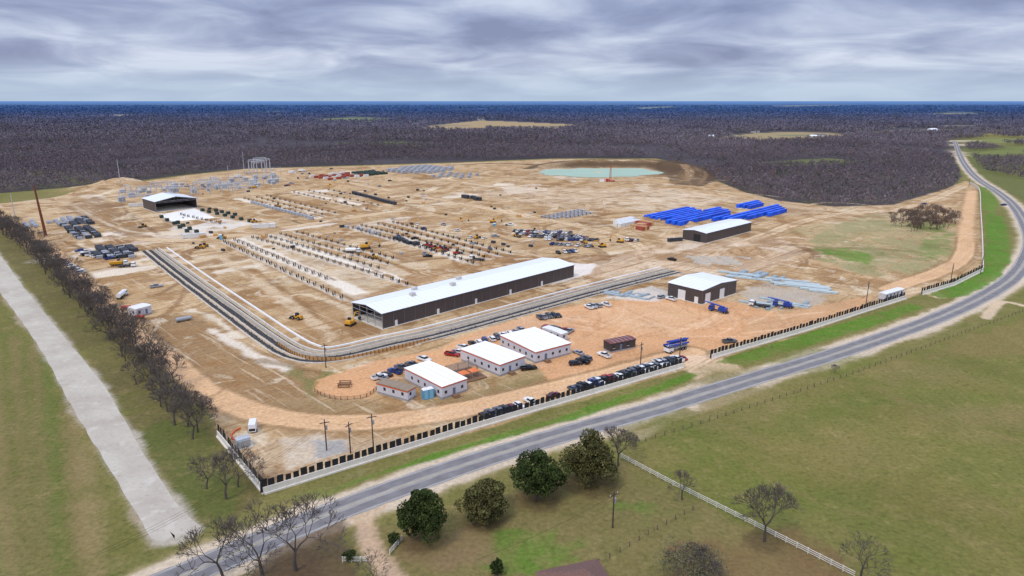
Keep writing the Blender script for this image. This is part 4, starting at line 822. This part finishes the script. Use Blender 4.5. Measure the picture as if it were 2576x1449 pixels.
for u,v in [(352,802),(318,778)]: spawn(tk,g(u,v),math.radians(10),'red cylindrical fuel tank on steel saddles','tank')
tkw=('water_tank',None,[('tank',MB().cyl((-3,0,1.1),(3,0,1.1),.9,None,12).mesh('tank',[steel]),(0,0,0),None),('saddle',MB().box(-2,-1.6,-.7,.7,0,.6).mesh('saddle',[gm2]),(0,0,0),None),('saddle',MB().box(1.6,2,-.7,.7,0,.6).mesh('saddle',[gm2]),(0,0,0),None)])
spawn(tkw,g(462,808),math.radians(40),'grey cylindrical tank lying on dirt','tank')
pt=('portable_toilet',None,[('cabin',MB().box(-.6,.6,-.6,.6,0,2.1).mesh('cabin',[mat('toilet_blue',(90,150,180),.6,.05)]),(0,0,0),None),('roof',MB().fr((-.63,.63,-.63,.63,2.11),(-.4,.4,-.4,.4,2.35)).mesh('roof',[white]),(0,0,0),None),('door',MB().box(-.4,.4,-.66,-.603,.1,1.9).mesh('door',[mat('toilet_door',(120,176,200),.6,.05)]),(0,0,0),None)])
for u,v in [(1070,1003),(1083,1000),(556,603),(1244,573)]: spawn(pt,g(u,v),math.radians(30),'pale blue portable toilet cabin','portable toilet','portable toilets',sc=1.5)
# ---------- stored materials ----------
def gridfill(px,sx,sy,fn,ang=45,jit=.2,cap=400):
    P=pg(px); a=math.radians(ang); ca,sa=math.cos(a),math.sin(a); cx=sum(p[0] for p in P)/len(P);cy=sum(p[1] for p in P)/len(P); k=0
    for i in range(-60,61):
        for j in range(-60,61):
            x=cx+i*sx*ca-j*sy*sa; y=cy+i*sx*sa+j*sy*ca
            if inside(np.array([x]),np.array([y]),P)[0] and k<cap: fn((x+R.uniform(-jit,jit),y+R.uniform(-jit,jit)),a); k+=1
def container(m,L=6.1,W=2.5,H=2.7,nm='container'):
    B=MB().box(-L/2,L/2,-W/2,W/2,.1,H); n=int(L/.6)
    for i in range(n):
        x=-L/2+.3+i*(L-.6)/(n-1)
        for y in (-W/2,W/2): B.box(x-.1,x+.1,y-.05 if y<0 else y+.003,y-.003 if y<0 else y+.05,.2,H-.1)
    return (nm,B.mesh(nm,[m]),[('door',MB().box(L/2+.003,L/2+.06,-W/2+.1,-.03,.2,H-.1).mesh('door',[m]),(0,0,0),None),('door',MB().box(L/2+.003,L/2+.06,.03,W/2-.1,.2,H-.1).mesh('door',[m]),(0,0,0),None)])
CBS=[container(mat('bright_blue_tarp',(24,98,232),.6,.2,.4),6.0,2.7,3.0,'equipment_module'),container(mat('deep_blue_tarp',(18,80,206),.6,.2,.4),6.0,2.7,3.0,'equipment_module')]; CT=container(mat('tan_container',(196,150,92),.6,.12)); CR=container(mat('rust_container',(160,76,58),.6,.12)); CW=container(mat('white_container',(216,216,212),.6,.08)); CD=container(mat('dark_container',(56,60,66),.6,.15),4,2.2,2.2,'equipment_crate'); CG=container(mat('grey_crate',(166,170,176),.6,.15),3,1.8,1.8,'equipment_crate')
for px in [[(1628,550),(1668,561),(1770,541),(1732,527)],[(1680,563),(1718,569),(1842,541),(1805,528)],[(1790,556),(1845,558),(1988,536),(1952,523)],[(1855,522),(1882,528),(1927,519),(1898,510)]]:
    gridfill(px,6.3,5.0,lambda p,a:spawn(R.choice(CBS),p,a,'bright blue wrapped equipment module on dirt','container','blue equipment modules'),45,.03)
gridfill([(1580,573),(1612,580),(1650,568),(1618,562)],3,6.6,lambda p,a:spawn(R.choice([CT,CR,CT]),p,a+math.pi/2,'tan or rust shipping container in a row','container','shipping containers'),45,.05)
gridfill([(1535,565),(1565,572),(1612,560),(1580,553)],6.6,3,lambda p,a:spawn(CW,p,a,'white shipping container in a row','container','white containers'),45,.05)
rack=('steel_rack',MB().box(-1.4,1.4,-.7,-.6,0,1.5).box(-1.4,1.4,.6,.7,0,1.5).box(-1.4,1.4,-.59,.59,1.3,1.45,0).mesh('steel_rack',[mst]),[])
gridfill([(1356,547),(1390,554),(1498,540),(1462,529)],5,4.2,lambda p,a:spawn(rack,p,a,'grey steel rack on pale ground','rack','grey steel racks'),45)
gridfill([(140,570),(215,548),(262,598),(180,604)],5.5,4,lambda p,a:spawn(R.choice([CD,CD,CG]),p,a,'dark crated electrical cabinet on dirt','crate','dark equipment crates'),40,.6)
gridfill([(120,560),(180,545),(205,552),(140,572)],5,4,lambda p,a:spawn(CG,p,a,'pale grey equipment crate on dirt','crate','grey equipment crates'),40,.6)
gridfill([(225,625),(330,622),(352,648),(250,652)],5,3.6,lambda p,a:spawn(R.choice([CD,CD,CG]),p,a,'dark crated electrical cabinet on dirt','crate','dark equipment crates'),40,.5)
gridfill([(40,572),(80,558),(98,572),(50,580)],5,3.6,lambda p,a:spawn(CG,p,a,'pale grey equipment crate on dirt','crate','grey equipment crates'),40,.5)
DG=container(mat('dark_green_tank',(34,62,48),.5,.1),4,2.4,2.4,'equipment_crate')
gridfill([(885,436),(930,432),(972,438),(930,443)],6,6,lambda p,a:spawn(DG,p,a,'dark green transformer crate on dirt','crate','green crates'),45,.4)
gridfill([(975,432),(1050,420),(1150,426),(1100,437),(1000,437)],11,11,lambda p,a:spawn(CG,p,a,'pale grey equipment crate on dirt','crate','grey equipment crates',sc=2.2),45,.6)
gridfill([(1080,447),(1110,437),(1210,440),(1180,450)],12,12,lambda p,a:spawn(CG,p,a,'pale grey equipment crate on dirt','crate','grey equipment crates',sc=1.5),45,.6)
gridfill([(780,446),(860,436),(930,445),(840,455)],12,10,lambda p,a:spawn(R.choice([CG,CR,CW]),p,a,'assorted equipment crate on dirt','crate','assorted crates',sc=1),45,.6)
def row(a,b,n,pr,label,cat,grp,rz=None,sc=1,jit=.2):
    A,B=g(*a),g(*b); th=math.atan2((B-A).y,(B-A).x) if rz is None else rz
    for i in range(n):
        p=A.lerp(B,(i+.5)/n); spawn(pr,(p.x+R.gauss(0,jit),p.y+R.gauss(0,jit)),th,label,cat,grp,sc=sc)
row((887,487),(995,516),17,CD,'dark blue grey cabinet in a row','crate','dark equipment crates',sc=1.2)
row((632,511),(790,553),20,CG,'pale grey cabinet in a row','crate','grey equipment crates',sc=1.2)
row((1160,497),(1205,505),6,CD,'dark crate stack on dirt','crate','dark equipment crates',sc=1.4,jit=2)
row((1685,608),(1712,606),4,CD,'dark container beside the metal shed','crate','dark equipment crates',sc=1)
row((985,602),(1060,618),7,CD,'dark crate beside pier row','crate','dark equipment crates',jit=1.5)
row((880,572),(960,590),8,CG,'pale crate beside pier row','crate','grey equipment crates',jit=1.5)
row((640,574),(690,572),3,CW,'white shipping container beside inner road','container','white containers',sc=1.1);row((465,600),(512,596),3,CW,'white shipping container beside inner road','container','white containers',sc=1.1);row((330,520),(360,518),3,CW,'white shipping container beside hall','container','white containers')
for i in range(80):
    spawn(R.choice([CG,CD,CT,CD,CG]),g(R.uniform(450,1350),R.uniform(470,650)),R.choice([.785,2.356])+R.gauss(0,.1),'loose material crate lying on graded dirt','crate','scattered material crates',sc=R.uniform(.4,.8))
pil=mat('black_post',(26,28,30),.7,.2)
pm_=MB().box(-1,1,-1,1,0,.3,0)
for x,y,h in ((-.5,-.4,1.8),(.3,.4,2.1),(.6,-.5,1.6),(-.3,.55,1.4)): pm_.cyl((x,y,.3),(x,y,h),.17,None,6,1)
pier=('foundation_pier',pm_.mesh('foundation_pier',[slab,pil]),[])
for a,b,n in PR: row(a,b,n,pier,'square concrete footing with black anchor posts','foundation','rows of foundation piers',jit=.3,sc=1.15)
blkbox=('transformer_unit',None,[('tank',MB().fr((-1.2,1.2,-1.2,1.2,.2),(-1.1,1.1,-1.1,1.1,2.3)).mesh('tank',[mat('unit_green',(36,54,46),.5,.1)]),(0,0,0),None),('pad',MB().box(-1.6,1.6,-1.6,1.6,0,.19).mesh('pad',[slab]),(0,0,0),None)])
for a,b,n in [((400,545),(480,590),5),((440,560),(520,600),5),((500,530),(640,562),7),((520,528),(600,545),5)]: row(a,b,n,blkbox,'dark green pad mounted unit on concrete','transformer','dark green units',sc=1.1)
pbm=MB()
for i in range(5):
    for k in range(2 if i<4 else 1): pbm.cyl((-6,-1+i*.5+k*.25,.25+k*.42),(6,-1+i*.5+k*.25,.25+k*.42),.23,None,6)
pb=('pipe_bundle',pbm.mesh('pipe_bundle',[mat('pale_steel_pipe',(158,172,176),.45,.12,metal=.2)]),[])
for i in range(22):
    t=i/22; u=1830+260*t+R.uniform(-12,12); v=688+42*t+R.uniform(-7,8); spawn(pb,g(u,v),math.radians(R.choice([-22,-25,-30,48])),'bundle of pale galvanised steel tubes on dirt','pipe bundle','steel pipe bundles',sc=R.uniform(.9,1.3))
for i in range(14): spawn(pb,g(R.uniform(1880,2040),R.uniform(752,776)),math.radians(R.choice([-22,50,-35])),'bundle of steel beams on dirt','pipe bundle','steel pipe bundles',sc=R.uniform(.5,.9))
for i in range(12): spawn(pb,g(R.uniform(1530,1640),R.uniform(735,752)),math.radians(R.choice([40,50,-35])),'bundle of white steel beams beside workshop','pipe bundle','steel pipe bundles',sc=R.uniform(.5,.8))
csl=('concrete_panel',MB().box(-5,5,-1.2,1.2,.0,.35).box(-5,5,-1.2,-1,.35,1).box(-5,5,1,1.2,.35,1).mesh('concrete_panel',[conc]),[])
for i in range(10): spawn(csl,g(1745+i*13+R.uniform(-5,5),650+(i%3)*7),math.radians(-38),'precast concrete trough section on dirt','concrete panel','precast trough sections')
p=g(1535,457); r=tag(obj('drilling_rig',None,(p.x,p.y,0)),'red and white drilling rig with tall mast at pond','drilling rig')
m=MB()
for x in (-.9,.9):
    for y in (-.9,.9): m.beam((x,y,1.5),(x*.5,y*.5,18),.2)
for k in range(8):
    z=2+k*1.9; m.beam((-.85,-.85,z),(.85,-.85,z+1.9),.1).beam((-.85,.85,z),(.85,.85,z+1.9),.1).beam((.85,-.85,z),(.85,.85,z+1.9),.1)
obj('mast',m.mesh('mast',[redm]),(0,0,0),0,r); obj('platform',MB().box(-5,5,-2,2,.8,1.5).box(-4.5,-2,-1.5,1.5,1.5,3.4).mesh('platform',[redm]),(0,0,0),0,r); obj('cabin',MB().box(-12,-7,-2,1,0,2.6).mesh('cabin',[white]),(0,0,0),0,r)
for x in (-4,4): obj('leg',MB().box(x-.4,x+.4,-1.8,1.8,0,.8).mesh('leg',[gm2]),(0,0,0),0,r)
hs1=MB().box(-8,8,-5,5,0,3.2).mesh('wall',[white]); hr=MB().prism([(-5.6,3.2),(5.6,3.2),(0,5.6)],-8.5,8.5,'x').mesh('roof',[mat('grey_shingles',(110,104,100),.9,.1)]); hr2=MB().prism([(-5.6,3.2),(5.6,3.2),(0,5.6)],-8.5,8.5,'x').mesh('roof',[roofw]); hd=MB().box(-1,1,-5.1,-5.003,0,2.4).mesh('door',[dark])
for u,v,s_ in [(1885,331,1.5),(1900,333,1.2),(2045,345,1),(2062,344,1.4),(2185,350,1.2),(2200,352,1.5),(2210,349,1),(2345,330,1.5),(2240,322,1.5),(1100,349,1),(1210,302,2),(2330,352,1),(2380,344,1),(1790,345,1),(640,288,1.6),(700,290,1.5),(2440,303,1.6)]:
    spawn(('house',None,[('wall',hs1,(0,0,0),None),('roof',R.choice([hr,hr2]),(0,0,0),None),('door',hd,(0,0,0),None)]),g(u,v),R.uniform(-.4,.4),'small white farmhouse among distant trees','house','distant farmhouses',sc=s_)
p=g(1452,1500); r=tag(obj('house',None,(p.x,p.y,0),.3),'house with brown hipped shingle roof','house'); obj('wall',MB().box(-5.5,5.5,-4.5,4.5,0,2.8).mesh('wall',[lg]),(0,0,0),0,r)
obj('roof',MB().fr((-6.5,6.5,-5.5,5.5,2.81),(-1.5,1.5,-.2,.2,5.6)).mesh('roof',[mat('brown_shingles',(112,84,74),.9,.2,3,bump=.3)]),(0,0,0),0,r); obj('door',MB().box(-.5,.5,-4.6,-4.503,0,2.1).mesh('door',[wood]),(0,0,0),0,r)
p=g(867,972); r=tag(obj('timber_crib',None,(p.x,p.y,0)),'small rustic timber crib in dirt circle','planter')
for k in range(3):
    for y in (-1.2,1.2): obj('log',MB().cyl((-2,y,.3+k*.6),(2,y,.3+k*.6),.15,None,6).mesh('log',[wood]),(0,0,0),0,r)
for k in range(2):
    for x in (-1.7,1.7): obj('log',MB().cyl((x,-1.6,.6+k*.6),(x,1.6,.6+k*.6),.15,None,6).mesh('log',[wood]),(0,0,0),0,r)
# ---------- light ----------
w=bpy.data.worlds.new('World'); bpy.context.scene.world=w; w.use_nodes=True; nt=w.node_tree; bg=nt.nodes['Background']
N=nt.nodes.new; Lk=nt.links.new
sky=N('ShaderNodeTexSky'); sky.sky_type='NISHITA'; sky.sun_disc=False; sky.sun_elevation=math.radians(52); sky.sun_rotation=math.radians(215)
ge=N('ShaderNodeTexCoord'); sx=N('ShaderNodeSeparateXYZ'); Lk(ge.outputs['Generated'],sx.inputs[0])
def M(op,a,b=None,c=None):
    n=N('ShaderNodeMath'); n.operation=op
    for i,q in enumerate((a,b,c)):
        if q is None: continue
        if isinstance(q,(int,float)): n.inputs[i].default_value=q
        else: Lk(q,n.inputs[i])
    return n.outputs[0]
zp=M('ADD',M('MAXIMUM',sx.outputs[2],0.0),.14); cx=M('DIVIDE',sx.outputs[0],zp); cy=M('DIVIDE',sx.outputs[1],zp)
cb=N('ShaderNodeCombineXYZ'); Lk(cx,cb.inputs[0]);Lk(cy,cb.inputs[1])
n1=N('ShaderNodeTexNoise'); n1.inputs['Scale'].default_value=1.25; n1.inputs['Detail'].default_value=7; n1.inputs['Roughness'].default_value=.52; n1.inputs['Distortion'].default_value=.5; Lk(cb.outputs[0],n1.inputs['Vector'])
n2=N('ShaderNodeTexNoise'); n2.inputs['Scale'].default_value=.5; n2.inputs['Detail'].default_value=2; Lk(cb.outputs[0],n2.inputs['Vector'])
cl=M('ADD',M('MULTIPLY',n1.outputs[0],.55),M('MULTIPLY',n2.outputs[0],.45))
cr=N('ShaderNodeValToRGB'); e=cr.color_ramp.elements; e[0].position=.38; e[0].color=(*s2l((128,137,172)),1); e[1].position=.60; e[1].color=(*s2l((208,216,234)),1); x_=e.new(.46); x_.color=(*s2l((152,162,194)),1); x_=e.new(.53); x_.color=(*s2l((180,189,214)),1)
Lk(cl,cr.inputs[0])
hz=N('ShaderNodeMapRange'); hz.inputs[1].default_value=0; hz.inputs[2].default_value=.06; hz.inputs[3].default_value=1; hz.inputs[4].default_value=0; hz.interpolation_type='SMOOTHSTEP'; Lk(sx.outputs[2],hz.inputs[0])
mx=N('ShaderNodeMix'); mx.data_type='RGBA'; Lk(M('MULTIPLY',hz.outputs[0],.8),mx.inputs[0]); Lk(cr.outputs[0],mx.inputs[6]); mx.inputs[7].default_value=(*s2l((178,198,220)),1)
zb=N('ShaderNodeMapRange'); zb.inputs[1].default_value=.16; zb.inputs[2].default_value=.8; zb.inputs[3].default_value=1; zb.inputs[4].default_value=2.4; Lk(sx.outputs[2],zb.inputs[0])
sc_=N('ShaderNodeVectorMath'); sc_.operation='SCALE'; Lk(mx.outputs[2],sc_.inputs[0]); Lk(zb.outputs[0],sc_.inputs['Scale'])
ad=N('ShaderNodeVectorMath'); ad.operation='MULTIPLY_ADD'; Lk(sky.outputs[0],ad.inputs[0]); ad.inputs[1].default_value=(.01,.01,.01); Lk(sc_.outputs[0],ad.inputs[2])
Lk(ad.outputs[0],bg.inputs[0]); bg.inputs[1].default_value=1.0
sl=bpy.data.lights.new('sun','SUN'); sl.energy=1.5; sl.angle=math.radians(12); sl.color=(1,.92,.81); so=bpy.data.objects.new('sun',sl); COL.objects.link(so); so.rotation_euler=(math.radians(38),0,math.radians(-35)); so.location=(0,0,200)
cam=bpy.data.cameras.new('camera'); cam.lens=24; cam.sensor_width=36; cam.clip_end=60000; cam.clip_start=1; co=bpy.data.objects.new('camera',cam); COL.objects.link(co); co.location=(0,0,CH); co.rotation_euler=(math.radians(90-15.5),0,0)
sc=bpy.context.scene; sc.camera=co; sc.view_settings.view_transform='Standard'; sc.view_settings.look='None'; sc.view_settings.exposure=0
